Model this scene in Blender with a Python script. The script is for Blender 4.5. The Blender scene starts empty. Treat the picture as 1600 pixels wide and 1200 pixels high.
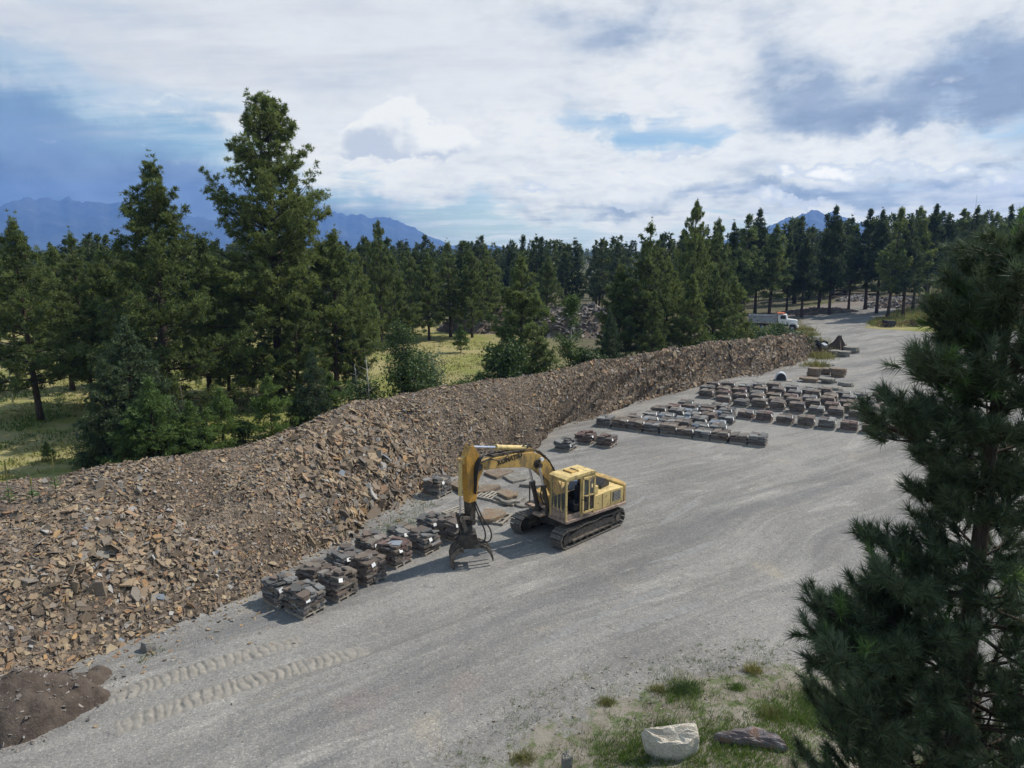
import bpy, math, random
import numpy as np
from mathutils import Vector, Matrix, Euler

R = math.radians
rng = np.random.default_rng(11)
random.seed(11)
S = bpy.context.scene
COL = S.collection

# ------------------------------------------------------------------ camera
FPX, PITCH, CH = 1080.0, R(10.75), 12.0
cam = bpy.data.cameras.new('camera')
cam.sensor_width = 36.0
cam.lens = 36.0 * FPX / 1600.0
cam.clip_start, cam.clip_end = 0.1, 40000
camo = bpy.data.objects.new('camera', cam)
COL.objects.link(camo)
camo.location = (0, 0, CH)
camo.rotation_euler = (R(90) - PITCH, 0, 0)
S.camera = camo
S.view_settings.view_transform = 'Standard'
S.view_settings.look = 'None'
S.view_settings.exposure = 0.0
S.view_settings.gamma = 1.0
S.view_settings.use_curve_mapping = False
S.cycles.max_bounces = 5
S.cycles.diffuse_bounces = 2
S.cycles.glossy_bounces = 2
S.cycles.transmission_bounces = 2
S.cycles.transparent_max_bounces = 6
S.cycles.volume_bounces = 1
S.cycles.use_adaptive_sampling = True
S.cycles.adaptive_threshold = 0.02
S.cycles.use_denoising = True
S.cycles.caustics_reflective = False
S.cycles.caustics_refractive = False

# ------------------------------------------------------------------ node helpers
class NT:
    def __init__(s, nt): s.nt = nt; s.n = nt.nodes; s.l = nt.links
    def new(s, t, **kw):
        nd = s.n.new(t)
        for k, v in kw.items(): setattr(nd, k, v)
        return nd
    def put(s, sock, v):
        if isinstance(v, bpy.types.NodeSocket): s.l.new(v, sock)
        elif v is not None: sock.default_value = v
    def m(s, op, a, b=None, c=None, clamp=False):
        nd = s.new('ShaderNodeMath', operation=op, use_clamp=clamp)
        for i, v in enumerate((a, b, c)): s.put(nd.inputs[i], v)
        return nd.outputs[0]
    def add(s, a, b): return s.m('ADD', a, b)
    def sub(s, a, b): return s.m('SUBTRACT', a, b)
    def mul(s, a, b): return s.m('MULTIPLY', a, b)
    def vm(s, op, a, b=None):
        nd = s.new('ShaderNodeVectorMath', operation=op)
        s.put(nd.inputs[0], a)
        if b is not None: s.put(nd.inputs[1], b)
        return nd.outputs[0]
    def mix(s, f, a, b, mode='MIX'):
        nd = s.new('ShaderNodeMix', data_type='RGBA', blend_type=mode)
        s.put(nd.inputs[0], f)
        s.put(nd.inputs[6], a if isinstance(a, bpy.types.NodeSocket) else (*a, 1))
        s.put(nd.inputs[7], b if isinstance(b, bpy.types.NodeSocket) else (*b, 1))
        return nd.outputs[2]
    def ss(s, v, lo, hi, a=0.0, b=1.0):
        nd = s.new('ShaderNodeMapRange', interpolation_type='SMOOTHSTEP')
        s.put(nd.inputs[0], v)
        for i, q in zip((1, 2, 3, 4), (lo, hi, a, b)): nd.inputs[i].default_value = q
        return nd.outputs[0]
    def noise(s, vec, scale, detail=4, rough=.55, dist=0.0):
        nd = s.new('ShaderNodeTexNoise')
        if vec is not None: s.put(nd.inputs['Vector'], vec)
        nd.inputs['Scale'].default_value = scale
        nd.inputs['Detail'].default_value = detail
        nd.inputs['Roughness'].default_value = rough
        nd.inputs['Distortion'].default_value = dist
        return nd.outputs[0]
    def voro(s, vec, scale, out=0, feature='F1', rnd=1.0):
        nd = s.new('ShaderNodeTexVoronoi', feature=feature)
        if vec is not None: s.put(nd.inputs['Vector'], vec)
        nd.inputs['Scale'].default_value = scale
        nd.inputs['Randomness'].default_value = rnd
        return nd.outputs[out]
    def ramp(s, v, stops, interp='LINEAR'):
        nd = s.new('ShaderNodeValToRGB')
        nd.color_ramp.interpolation = interp
        e = nd.color_ramp.elements
        while len(e) < len(stops): e.new(0.5)
        for i, (p, c) in enumerate(stops):
            e[i].position = p; e[i].color = (*c, 1)
        s.put(nd.inputs[0], v)
        return nd.outputs[0]
    def mapping(s, vec, rot=(0, 0, 0), scale=(1, 1, 1), loc=(0, 0, 0)):
        nd = s.new('ShaderNodeMapping')
        s.put(nd.inputs[0], vec)
        nd.inputs[1].default_value = loc; nd.inputs[2].default_value = rot; nd.inputs[3].default_value = scale
        return nd.outputs[0]

# ------------------------------------------------------------------ world: Nishita sky with broken cloud
SUN_AZ = (0.90, 0.43)
SUN_EL = 50.0
world = bpy.data.worlds.new('World')
S.world = world
world.use_nodes = True
w = NT(world.node_tree)
w.n.clear()
sky = w.new('ShaderNodeTexSky', sky_type='NISHITA')
sky.sun_disc = False
sky.sun_elevation = R(SUN_EL)
sky.sun_rotation = math.atan2(SUN_AZ[0], SUN_AZ[1])
sky.altitude = 800
HAZE_D, HAZE_C, HAZE_A = .00014, (.22, .44, 1.0), (.14, .285, .68)
K = 10.0     # background strength is 1/K
tc = w.new('ShaderNodeTexCoord')
D = tc.outputs['Generated']
sp = w.new('ShaderNodeSeparateXYZ'); w.put(sp.inputs[0], D)
X, Y, Z = sp.outputs
wz = w.noise(D, 6.0, 6, .6)
wz2 = w.noise(w.vm('ADD', D, (7.1, 3.3, 1.7)), 6.0, 6, .6)
az = w.add(w.mul(w.m('ARCTAN2', X, Y), 57.2958), w.mul(w.sub(wz, .5), 11.0))
el = w.add(w.mul(w.m('ARCSINE', Z), 57.2958), w.mul(w.sub(wz2, .5), 8.5))
def blob(a0, e0, ra, re):
    p = w.m('POWER', w.m('ABSOLUTE', w.mul(w.sub(az, a0), 1 / ra)), 2.0)
    q = w.m('POWER', w.m('ABSOLUTE', w.mul(w.sub(el, e0), 1 / re)), 2.0)
    return w.m('EXPONENT', w.mul(w.add(p, q), -1.0))
def acc(items):
    r = None
    for wt, b in items:
        t = w.mul(blob(*b), wt)
        r = t if r is None else w.add(r, t)
    return r
zz = w.m('MAXIMUM', w.add(Z, 0.10), 0.02)
cmb = w.new('ShaderNodeCombineXYZ')
w.put(cmb.inputs[0], w.m('DIVIDE', X, zz)); w.put(cmb.inputs[1], w.m('DIVIDE', Y, zz)); w.put(cmb.inputs[2], w.mul(Z, 1.5))
V = cmb.outputs[0]
n1 = w.noise(V, 1.9, 10, .60, .5)
n2 = w.noise(w.vm('ADD', V, (4.2, 1.9, .3)), 1.5, 8, .58, .4)
n3 = w.noise(w.vm('MULTIPLY', D, (1.0, 1.0, 2.2)), 9.0, 9, .62)
n4 = w.noise(w.vm('MULTIPLY', D, (1.0, 1.0, 3.0)), 22.0, 7, .6)
# finer billows: ridged noise gives cauliflower edges
nb = w.noise(w.vm('MULTIPLY', D, (1.0, 1.0, 1.9)), 13.0, 10, .58)
nf = w.noise(w.vm('MULTIPLY', D, (1.0, 1.0, 2.6)), 34.0, 8, .6)
elr = w.mul(w.m('ARCSINE', Z), 57.2958)
highfade = w.ss(elr, 20, 46, 0.0, -.20)
det = w.add(w.add(w.mul(n1, .45), w.mul(n3, .30)), w.mul(nb, .25))
# clear gaps: a few named holes plus whatever the noise opens
bias = acc([(.20, (-8, 15, 24, 8)), (.20, (22, 15, 18, 8)), (-.30, (-34, 4, 18, 7)), (-.23, (4.5, 12.0, 3.6, 1.3)), (-.25, (8.5, 9.6, 6.0, 1.3)),
            (-.16, (-3.5, 10.9, 3.5, .7)), (.14, (16, 5, 16, 3)), (-.10, (-4, 3.0, 12, 2.0)), (-.12, (16, 8.3, 4.0, .9)), (.14, (-6, 9, 9, 4))])
cov = w.ss(w.add(w.add(det, bias), highfade), .44, .585)
thin = w.ss(w.add(w.noise(w.mapping(V, scale=(.5, 1.6, 1)), 1.4, 7, .62), w.mul(bias, .7)), .34, .66)
deep = w.mix(.5, w.vm('MULTIPLY', sky.outputs[0], (1.0, 1.0, 1.0)), (.245 * K, .48 * K, .74 * K))
pale = w.mix(w.mul(thin, .70), deep, (.60 * K, .69 * K, .80 * K))
# cloud body: white tops, grey-blue bases, with soft and fine structure
shade = w.add(w.add(w.mul(n2, .62), w.mul(n3, .42)), w.mul(nb, .24))
dk = w.add(shade, acc([(.34, (30, 11.0, 9, 2.4)), (.24, (37, 8.8, 9, 1.8)), (.14, (24, 9.2, 8, 1.3)), (.12, (6, 17, 9, 1.6)), (.10, (-26, 16, 9, 2)), (.08, (0, 6.5, 9, .8)), (.26, (22, 4.4, 7, .7)), (.18, (31, 5.6, 8, .6)), (.17, (9, 4.0, 9, .6)), (.16, (36, 7.0, 6, .7)),
                       (-.30, (14, 13.5, 4.0, 3.5)), (-.22, (36, 17, 14, 2.8)), (.04, (-14, 12.6, 18, .6)), (-.10, (-2, 9, 14, 5)), (.20, (18, 13.2, 4, 5)), (-.18, (28, 7.6, 10, .8)), (.10, (8, 15, 6, 1.5)), (.06, (-24, 14, 12, 3))]))
dark = w.ss(dk, .50, 1.02)
tone = w.ramp(dark, [(0, (.80 * K, .82 * K, .85 * K)), (.25, (.70 * K, .735 * K, .79 * K)), (.48, (.55 * K, .61 * K, .71 * K)), (.72, (.37 * K, .46 * K, .61 * K)), (1, (.26 * K, .345 * K, .52 * K))])
tone = w.mix(w.ss(nf, .44, .66, 0.0, .35), tone, w.vm('MULTIPLY', tone, (.74, .78, .84)))
tone = w.mix(w.ss(nb, .54, .68, 0.0, .45), tone, (.80 * K, .825 * K, .855 * K))
skyc = w.mix(w.mul(cov, .96), pale, tone)
# grey-white sheet over the upper left
sheet_ = w.ss(w.add(acc([(.95, (-22, 16, 24, 5.2)), (.5, (-10, 12.5, 14, 4))]), w.mul(w.sub(det, .5), 1.1)), .20, .80)
skyc = w.mix(w.mul(sheet_, .7), skyc, w.mix(w.ss(w.noise(w.mapping(V, scale=(.35, 1.5, 1)), 1.3, 7, .62), .36, .62), (.56 * K, .61 * K, .71 * K), (.73 * K, .765 * K, .82 * K)))
# rain-blue slab over the left range
rain = w.ss(w.add(acc([(1.2, (-38, 3.2, 19, 5.2)), (.75, (-18, 1.0, 13, 3.8)), (.30, (-33, 9.8, 8, 1.5)), (-.55, (-20.5, 8.6, 5, 1.6)), (-.35, (-25, 10.5, 6, .8))]), w.mul(w.sub(n3, .5), .5)), .14, .80)
skyc = w.mix(w.mul(rain, .96), skyc, w.mix(w.ss(n3, .35, .65), (.130 * K, .225 * K, .47 * K), (.19 * K, .30 * K, .56 * K)))
wisp = w.mul(w.ss(w.add(w.mul(nb, .9), acc([(.42, (-19.5, 8.9, 3.4, .7)), (.32, (-18.5, 10.4, 1.6, .9)), (.28, (-24.5, 10.5, 3, .45)), (.20, (-31, 7.8, 6, .6)), (.32, (-14.5, 10.1, 2.2, .8))])), .66, .86), .85)
skyc = w.mix(wisp, skyc, (.72 * K, .77 * K, .84 * K))
# the lone cumulus right of the tall pine, and the small heaps low on the right
pw = w.add(w.mul(w.sub(nb, .5), 1.5), w.mul(w.sub(nf, .5), .7))
puff = w.ss(w.add(acc([(1.0, (-9.0, 9.6, 2.6, 2.0)), (.95, (-6.2, 8.2, 3.0, 1.5)), (.65, (-11.8, 9.0, 1.8, 1.3)), (-.6, (-8, 5.6, 7, .9))]), pw), .36, .60)
puffsh = w.ss(w.add(acc([(.85, (-11.0, 8.6, 2.4, 1.2)), (.85, (-7.4, 7.0, 4.0, .8))]), w.mul(w.add(w.mul(nb, .5), w.mul(nf, .5)), .9)), .52, 1.15)
puffc = w.ramp(puffsh, [(0, (.83 * K, .85 * K, .875 * K)), (.45, (.70 * K, .74 * K, .80 * K)), (1, (.52 * K, .585 * K, .71 * K))])
skyc = w.mix(puff, skyc, puffc)
heap_ = w.add(acc([(.8, (25, 6.2, 3.0, 1.1)), (.62, (20.5, 6.0, 1.5, .9)), (.7, (34.5, 5.2, 2.8, .8)), (.6, (30, 6.4, 3, .7)), (.5, (7.5, 6.9, 2.4, .6)), (.5, (12.5, 7.9, 2.6, .7)), (.5, (8.5, 4.3, 1.6, .5)), (.6, (23, 3.7, 9, .5)), (.45, (2, 5.6, 5, .6))]), pw)
heap = w.ss(heap_, .40, .56)
skyc = w.mix(w.mul(heap, .9), skyc, w.mix(w.ss(heap_, .56, .95), (.58 * K, .65 * K, .77 * K), (.90 * K, .91 * K, .93 * K)))
low = w.ss(elr, 3.2, 0.0, 0.0, .45)
skyc = w.mix(low, skyc, (.42 * K, .57 * K, .78 * K))
# the sky is seen through the valley haze below: its own radiance is what reaches the top of that air
pathl = w.m('MINIMUM', w.m('DIVIDE', 798.0, w.m('MAXIMUM', Z, .02)), 8800.0)
Tr = w.m('EXPONENT', w.mul(pathl, -HAZE_D))
inv = w.m('DIVIDE', 1.0, Tr)
air = w.mix(w.sub(1.0, Tr), (0, 0, 0), tuple(q * K for q in HAZE_A))
skyc = w.vm('MAXIMUM', w.vm('MULTIPLY', w.vm('SUBTRACT', skyc, air), w.mix(1.0, (1, 1, 1), inv, 'MULTIPLY')), (0, 0, 0))
bg = w.new('ShaderNodeBackground'); bg.inputs[1].default_value = 1.0 / K
w.put(bg.inputs[0], skyc)
wo = w.new('ShaderNodeOutputWorld'); w.l.new(bg.outputs[0], wo.inputs[0])

sun = bpy.data.lights.new('sun', 'SUN')
sun.energy = 5.0
sun.angle = R(0.53)
sun.color = (1.0, 0.94, 0.85)
suno = bpy.data.objects.new('sun', sun)
COL.objects.link(suno)
_sa = math.hypot(*SUN_AZ)
sd = Vector((SUN_AZ[0] / _sa * math.cos(R(SUN_EL)), SUN_AZ[1] / _sa * math.cos(R(SUN_EL)), math.sin(R(SUN_EL))))
suno.rotation_euler = sd.to_track_quat('Z', 'Y').to_euler()
suno.location = sd * 80

# ------------------------------------------------------------------ place helpers (survey of the site from the photograph)
CP, SP = math.cos(PITCH), math.sin(PITCH)
def ray(px, py):
    x = (px - 800) / FPX; yd = (py - 600) / FPX
    return x, CP - yd * SP, -SP - yd * CP
def at(px, py, z=0.0):
    d = ray(px, py); t = (z - CH) / d[2]
    return d[0] * t, d[1] * t
def top_at(px, py, yw):
    d = ray(px, py); t = yw / d[1]
    return d[0] * t, CH + d[2] * t

def _h(ix, iy, s):
    n = (ix * 374761393 + iy * 668265263 + s * 1442695041) & 0xFFFFFFFF
    n = ((n ^ (n >> 13)) * 1274126177) & 0xFFFFFFFF
    return ((n ^ (n >> 16)) & 0xFFFF) / 65535.0
def vn(x, y, s=0):
    x = np.asarray(x, dtype=float); y = np.asarray(y, dtype=float)
    ix = np.floor(x).astype(np.int64); iy = np.floor(y).astype(np.int64)
    fx = x - ix; fy = y - iy
    fx = fx * fx * (3 - 2 * fx); fy = fy * fy * (3 - 2 * fy)
    a = _h(ix, iy, s); b = _h(ix + 1, iy, s); c = _h(ix, iy + 1, s); d = _h(ix + 1, iy + 1, s)
    return (a * (1 - fx) + b * fx) * (1 - fy) + (c * (1 - fx) + d * fx) * fy
def fbm(x, y, o=4, s=0):
    r = 0; a = .5; t = 0
    for i in range(o):
        r = r + a * vn(x * 2 ** i, y * 2 ** i, s + i); t += a; a *= .5
    return r / t

def sstep(v, a, b):
    t = np.clip((np.asarray(v, dtype=float) - a) / (b - a), 0, 1)
    return t * t * (3 - 2 * t)
def gh(x, y):
    """height of the natural ground"""
    x = np.asarray(x, dtype=float); y = np.asarray(y, dtype=float)
    r = np.hypot(x, y)
    u = (fbm(x / 7, y / 7, 3, 5) - .5) * .14
    f = (fbm(x / 45, y / 45, 3, 9) - .5) * 1.6 * sstep(r, 85, 160)
    rise = np.clip((x * .6 + y * .8 - 128) * .045, 0, 9) * sstep(x, 15, 60) * sstep(x / (np.abs(y) + 1), .28, .55)
    bank = .55 * np.exp(-(((x - 6.5) / 5.0) ** 2 + ((y - 13.0) / 3.6) ** 2))
    return u + f + rise + bank

# ------------------------------------------------------------------ mesh helpers
def new_mesh(name, v, f, mats=(), smooth=False):
    """v (N,3), f (M,k) arrays"""
    v = np.asarray(v, dtype=np.float32); f = np.asarray(f, dtype=np.int32)
    me = bpy.data.meshes.new(name)
    k = f.shape[1]
    me.vertices.add(len(v)); me.vertices.foreach_set('co', v.ravel())
    me.loops.add(f.size); me.loops.foreach_set('vertex_index', f.ravel())
    me.polygons.add(len(f))
    me.polygons.foreach_set('loop_start', np.arange(0, f.size, k, dtype=np.int32))
    me.polygons.foreach_set('use_smooth', np.full(len(f), bool(smooth)))
    for m in mats: me.materials.append(m)
    me.update(calc_edges=True)
    return me
def link(name, data, parent=None, loc=(0, 0, 0), rot=(0, 0, 0), sc=(1, 1, 1)):
    o = bpy.data.objects.new(name, data)
    COL.objects.link(o)
    o.parent = parent
    o.location = loc; o.rotation_euler = rot; o.scale = sc
    return o
def tag(o, label=None, cat=None, group=None, kind=None):
    if label: o['label'] = label
    if cat: o['category'] = cat
    if group: o['group'] = group
    if kind: o['kind'] = kind
    return o
def empty(name, loc=(0, 0, 0), rz=0.0, label=None, cat=None, group=None):
    o = link(name, None, None, loc, (0, 0, rz))
    o.empty_display_size = .3
    return tag(o, label, cat, group)

class MB:
    def __init__(s): s.v = []; s.f = []; s.mi = []
    def add(s, v, f, mi=0):
        b = len(s.v); s.v += [tuple(q) for q in v]; s.f += [tuple(i + b for i in q) for q in f]; s.mi += [mi] * len(f)
        return s
    def box(s, c, d, rot=None, mi=0):
        hx, hy, hz = d[0] / 2, d[1] / 2, d[2] / 2
        p = [Vector((x, y, z)) for x in (-hx, hx) for y in (-hy, hy) for z in (-hz, hz)]
        if rot is not None:
            m = rot if isinstance(rot, Matrix) else Euler(rot).to_matrix()
            p = [m @ q for q in p]
        c = Vector(c)
        return s.add([q + c for q in p], [(0, 1, 3, 2), (4, 6, 7, 5), (0, 4, 5, 1), (2, 3, 7, 6), (0, 2, 6, 4), (1, 5, 7, 3)], mi)
    def prism(s, prof, y0, y1, mi=0):
        """profile in XZ pushed along Y"""
        n = len(prof)
        v = [(x, y0, z) for x, z in prof] + [(x, y1, z) for x, z in prof]
        f = [(i, (i + 1) % n, (i + 1) % n + n, i + n) for i in range(n)] + [tuple(range(n))[::-1], tuple(range(n, 2 * n))]
        return s.add(v, f, mi)
    def slab(s, prof, z0, z1, mi=0):
        """profile in XY pushed along Z"""
        n = len(prof)
        v = [(x, y, z0) for x, y in prof] + [(x, y, z1) for x, y in prof]
        f = [(i, (i + 1) % n, (i + 1) % n + n, i + n) for i in range(n)] + [tuple(range(n))[::-1], tuple(range(n, 2 * n))]
        return s.add(v, f, mi)
    def tube(s, pts, r, n=6, mi=0, cap=True):
        pts = [Vector(p) for p in pts]
        rs = r if isinstance(r, (list, tuple)) else [r] * len(pts)
        v = []; f = []
        ref = None
        for i, p in enumerate(pts):
            t = (pts[min(i + 1, len(pts) - 1)] - pts[max(i - 1, 0)]).normalized()
            if ref is None: ref = Vector((0, 0, 1)) if abs(t.z) < .9 else Vector((1, 0, 0))
            a = t.cross(ref)
            if a.length < 1e-4: a = t.cross(Vector((.3, 1, .2)))
            a.normalize(); b = t.cross(a).normalized(); ref = -b if False else ref
            for k in range(n):
                an = 2 * math.pi * k / n
                v.append(p + (a * math.cos(an) + b * math.sin(an)) * rs[i])
        for i in range(len(pts) - 1):
            for k in range(n):
                f.append((i * n + k, i * n + (k + 1) % n, (i + 1) * n + (k + 1) % n, (i + 1) * n + k))
        if cap:
            f.append(tuple(range(n))[::-1]); f.append(tuple(range((len(pts) - 1) * n, len(pts) * n)))
        return s.add(v, f, mi)
    def cyl(s, a, b, r, n=14, r2=None, mi=0): return s.tube([a, b], [r, r if r2 is None else r2], n, mi)
    def mesh(s, name, mats, smooth=False, bevel=0):
        me = bpy.data.meshes.new(name)
        me.from_pydata([tuple(q) for q in s.v], [], s.f)
        for m in (mats if isinstance(mats, (list, tuple)) else [mats]): me.materials.append(m)
        me.polygons.foreach_set('material_index', s.mi)
        me.polygons.foreach_set('use_smooth', [bool(smooth)] * len(s.f))
        me.update()
        return me
    def build(s, name, mats, parent=None, loc=(0, 0, 0), rot=(0, 0, 0), smooth=False, bevel=0):
        o = link(name, s.mesh(name, mats, smooth), parent, loc, rot)
        if bevel:
            b = o.modifiers.new('edge', 'BEVEL'); b.width = bevel; b.segments = 2; b.limit_method = 'ANGLE'
        return o

# ------------------------------------------------------------------ materials
def mat(name):
    m = bpy.data.materials.new(name); m.use_nodes = True
    t = NT(m.node_tree); b = t.n['Principled BSDF']
    b.inputs['Roughness'].default_value = .85
    b.inputs['Specular IOR Level'].default_value = .25
    return m, t, b
def bump(t, b, h, strength=.5, dist=.05):
    nd = t.new('ShaderNodeBump'); nd.inputs['Strength'].default_value = strength; nd.inputs['Distance'].default_value = dist
    t.put(nd.inputs['Height'], h); t.l.new(nd.outputs[0], b.inputs['Normal'])
def objco(t): return t.new('ShaderNodeTexCoord').outputs['Object']
def island(t):
    g = t.new('ShaderNodeNewGeometry').outputs['Random Per Island']
    o = t.new('ShaderNodeObjectInfo').outputs['Random']
    return t.m('FRACT', t.add(g, o))
def worldco(t): return t.new('ShaderNodeNewGeometry').outputs['Position']

def stone_mat(name, stops, dirt=.35):
    m, t, b = mat(name)
    i = island(t)
    c = t.ramp(i, stops, 'LINEAR')
    n = t.noise(worldco(t), 5.0, 5, .65)
    c = t.mix(t.ss(n, .35, .75, 0, dirt), c, t.mix(.5, c, (.26, .19, .12)))
    v = t.noise(worldco(t), 38.0, 3, .6)
    c = t.mix(1.0, c, t.ramp(v, [(.25, (.72, .72, .72)), (.75, (1.22, 1.22, 1.22))]), 'MULTIPLY')
    t.put(b.inputs['Base Color'], c)
    bump(t, b, v, .5, .03)
    return m
M = {}
M['rubble'] = stone_mat('rubble_stone', [(0, (.085, .068, .054)), (.14, (.190, .142, .098)), (.30, (.320, .245, .162)), (.42, (.185, .145, .115)), (.56, (.235, .215, .185)),
                                       (.66, (.265, .190, .125)), (.78, (.40, .315, .205)), (.87, (.25, .145, .092)), (.93, (.40, .25, .12)), (.97, (.27, .255, .24)), (1, (.42, .40, .37))])
M['rubble_far'] = stone_mat('rubble_stone_grey', [(0, (.10, .09, .085)), (.4, (.20, .175, .155)), (.7, (.27, .235, .20)), (1, (.34, .32, .30))])
M['flag'] = stone_mat('flagstone', [(0, (.085, .072, .064)), (.25, (.150, .122, .100)), (.45, (.120, .112, .104)), (.65, (.195, .160, .128)), (.8, (.15, .105, .088)), (1, (.23, .21, .19))])
M['flag_red'] = stone_mat('flagstone_red', [(0, (.110, .070, .064)), (.5, (.155, .105, .094)), (1, (.20, .155, .14))], .15)
M['flag_grey'] = stone_mat('flagstone_grey', [(0, (.085, .083, .080)), (.5, (.150, .148, .142)), (1, (.25, .245, .235))], .12)
M['flag_blue'] = stone_mat('flagstone_blue', [(0, (.10, .12, .14)), (.5, (.17, .20, .24)), (1, (.28, .31, .34))], .12)
M['flag_mix'] = stone_mat('flagstone_mixed', [(0, (.085, .072, .066)), (.4, (.160, .124, .100)), (.7, (.115, .112, .114)), (1, (.24, .205, .165))], .3)
M['pale_stone'] = stone_mat('pale_stone', [(0, (.22, .21, .20)), (1, (.46, .44, .42))], .2)

def bigslab_mat(name, a, bb, rust):
    m, t, b = mat(name)
    n = t.noise(objco(t), 1.6, 6, .65, .4)
    c = t.mix(t.ss(n, .35, .65), a, bb)
    n2 = t.noise(t.vm('ADD', objco(t), (3, 5, 1)), 2.2, 5, .6, .8)
    c = t.mix(t.ss(n2, .48, .72, 0, .85), c, rust)
    v = t.noise(objco(t), 26, 4, .65)
    c = t.mix(1.0, c, t.ramp(v, [(.3, (.75, .75, .75)), (.7, (1.18, 1.18, 1.18))]), 'MULTIPLY')
    t.put(b.inputs['Base Color'], c); bump(t, b, t.add(t.add(v, t.mul(n, 1.5)), t.noise(objco(t), 7, 6, .7)), .8, .06)
    return m
M['slab_brown'] = bigslab_mat('slab_brown', (.195, .155, .115), (.27, .22, .17), (.22, .145, .085))
M['slab_grey'] = bigslab_mat('slab_grey', (.21, .20, .18), (.30, .28, .245), (.20, .17, .12))
M['slab_rust'] = bigslab_mat('slab_rust', (.235, .19, .145), (.29, .225, .155), (.27, .15, .075))
M['slab_purple'] = bigslab_mat('slab_purple', (.17, .135, .13), (.28, .26, .26), (.30, .15, .08))

def simple(name, col, rough=.7, spec=.3, metal=0, var=.25, scale=8, bmp=.2):
    m, t, b = mat(name)
    n = t.noise(objco(t), scale, 5, .6)
    lo = tuple(c * (1 - var) for c in col); hi = tuple(min(1, c * (1 + var)) for c in col)
    t.put(b.inputs['Base Color'], t.mix(t.ss(n, .3, .7), lo, hi))
    b.inputs['Roughness'].default_value = rough
    b.inputs['Specular IOR Level'].default_value = spec
    b.inputs['Metallic'].default_value = metal
    if bmp: bump(t, b, n, bmp, .02)
    return m
def paint(name, col, rust=(.13, .065, .03), grime=(.12, .10, .075), amt=.5, lo=.50):
    m, t, b = mat(name)
    o = objco(t)
    fade = t.noise(o, 1.3, 3, .5)
    c = t.mix(t.ss(fade, .3, .7), tuple(q * .88 for q in col), tuple(min(1, q * 1.08) for q in col))
    g = t.noise(t.mapping(o, scale=(1, 1, .35)), 3.2, 7, .68)
    c = t.mix(t.ss(g, lo, lo + .2, 0, amt), c, grime)
    r = t.noise(t.vm('ADD', o, (9, 2, 4)), 6.5, 8, .7)
    c = t.mix(t.ss(r, .57, .64, 0, .85), c, rust)
    sp_ = t.noise(t.vm('ADD', o, (1, 8, 2)), 22, 4, .7)
    c = t.mix(t.ss(sp_, .60, .68, 0, .6), c, tuple(q * .45 for q in col))
    t.put(b.inputs['Base Color'], c)
    b.inputs['Roughness'].default_value = .55
    b.inputs['Specular IOR Level'].default_value = .4
    bump(t, b, r, .15, .01)
    return m
M['yellow'] = paint('yellow_paint', (.55, .345, .10), amt=.75, lo=.44)
M['yellow_pale'] = paint('pale_yellow_paint', (.66, .49, .20), amt=.6, lo=.47)
M['yellow_orange'] = paint('orange_yellow_paint', (.56, .29, .045), amt=.6, lo=.46)
M['grime'] = simple('grimy_steel', (.055, .045, .035), .65, .4, .0, .45, 6)
M['dark_metal'] = simple('dark_steel', (.045, .04, .036), .55, .5, .2, .4, 7)
M['worn_steel'] = simple('worn_brown_steel', (.115, .095, .075), .6, .45, .1, .45, 6)
M['shoe'] = simple('track_steel', (.15, .135, .115), .5, .5, .25, .35, 9)
M['chrome'] = simple('chrome_rod', (.62, .63, .68), .22, .6, .9, .1, 5, 0)
M['rubber'] = simple('black_rubber', (.022, .022, .024), .6, .4, 0, .3, 8)
M['deckrust'] = simple('weathered_deck', (.30, .22, .17), .75, .3, 0, .4, 5)
M['seat'] = simple('dark_seat', (.02, .024, .035), .7, .2)
M['blue'] = simple('blue_plastic', (.10, .17, .33), .5, .4, 0, .15)
M['white_paint'] = simple('white_paint', (.72, .72, .70), .4, .5, 0, .08, 4, 0)
M['orange_paint'] = simple('orange_paint', (.62, .16, .06), .4, .5, 0, .15, 4, 0)
M['grey_paint'] = simple('grey_box_paint', (.30, .31, .33), .55, .4, 0, .25, 3)
M['rust'] = simple('rusty_iron', (.16, .085, .055), .8, .25, 0, .4, 6)
M['black'] = simple('black_junk', (.03, .03, .032), .6, .4, 0, .4, 4)
M['tarp'] = simple('grey_tarp', (.50, .52, .54), .6, .35, 0, .12, 3, .6)
M['tag'] = simple('white_tag', (.82, .82, .80), .5, .3, 0, .03, 3, 0)
M['letter'] = simple('black_lettering', (.05, .035, .02), .6, .3, 0, .4, 9, 0)
M['limestone'] = bigslab_mat('limestone', (.62, .555, .45), (.74, .67, .56), (.55, .46, .35))
M['hose'] = simple('hose', (.018, .017, .017), .45, .5, 0, .2, 4, 0)
def glass_mat():
    m, t, b = mat('cab_glass')
    b.inputs['Base Color'].default_value = (.35, .38, .36, 1)
    b.inputs['Roughness'].default_value = .08
    b.inputs['Specular IOR Level'].default_value = .6
    b.inputs['Alpha'].default_value = .14
    return m
M['glass'] = glass_mat()
def wood_mat(name, a, bb):
    m, t, b = mat(name)
    n = t.noise(t.mapping(objco(t), scale=(2, 26, 26)), 3, 4, .6)
    i = t.new('ShaderNodeObjectInfo').outputs['Random']
    c = t.mix(t.ss(n, .3, .7), a, bb)
    c = t.mix(t.mul(i, .4), c, tuple(q * .6 for q in a))
    t.put(b.inputs['Base Color'], c); bump(t, b, n, .3, .01)
    return m
M['wood'] = wood_mat('weathered_wood', (.27, .235, .19), (.40, .36, .30))
M['deadwood'] = wood_mat('dead_wood', (.075, .055, .042), (.16, .125, .095))
def bark_mat(name, a, bb):
    m, t, b = mat(name)
    n = t.noise(t.mapping(objco(t), scale=(6, 6, 1.2)), 2.2, 6, .7)
    t.put(b.inputs['Base Color'], t.mix(t.ss(n, .35, .65), a, bb)); bump(t, b, n, .8, .08)
    return m
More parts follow.
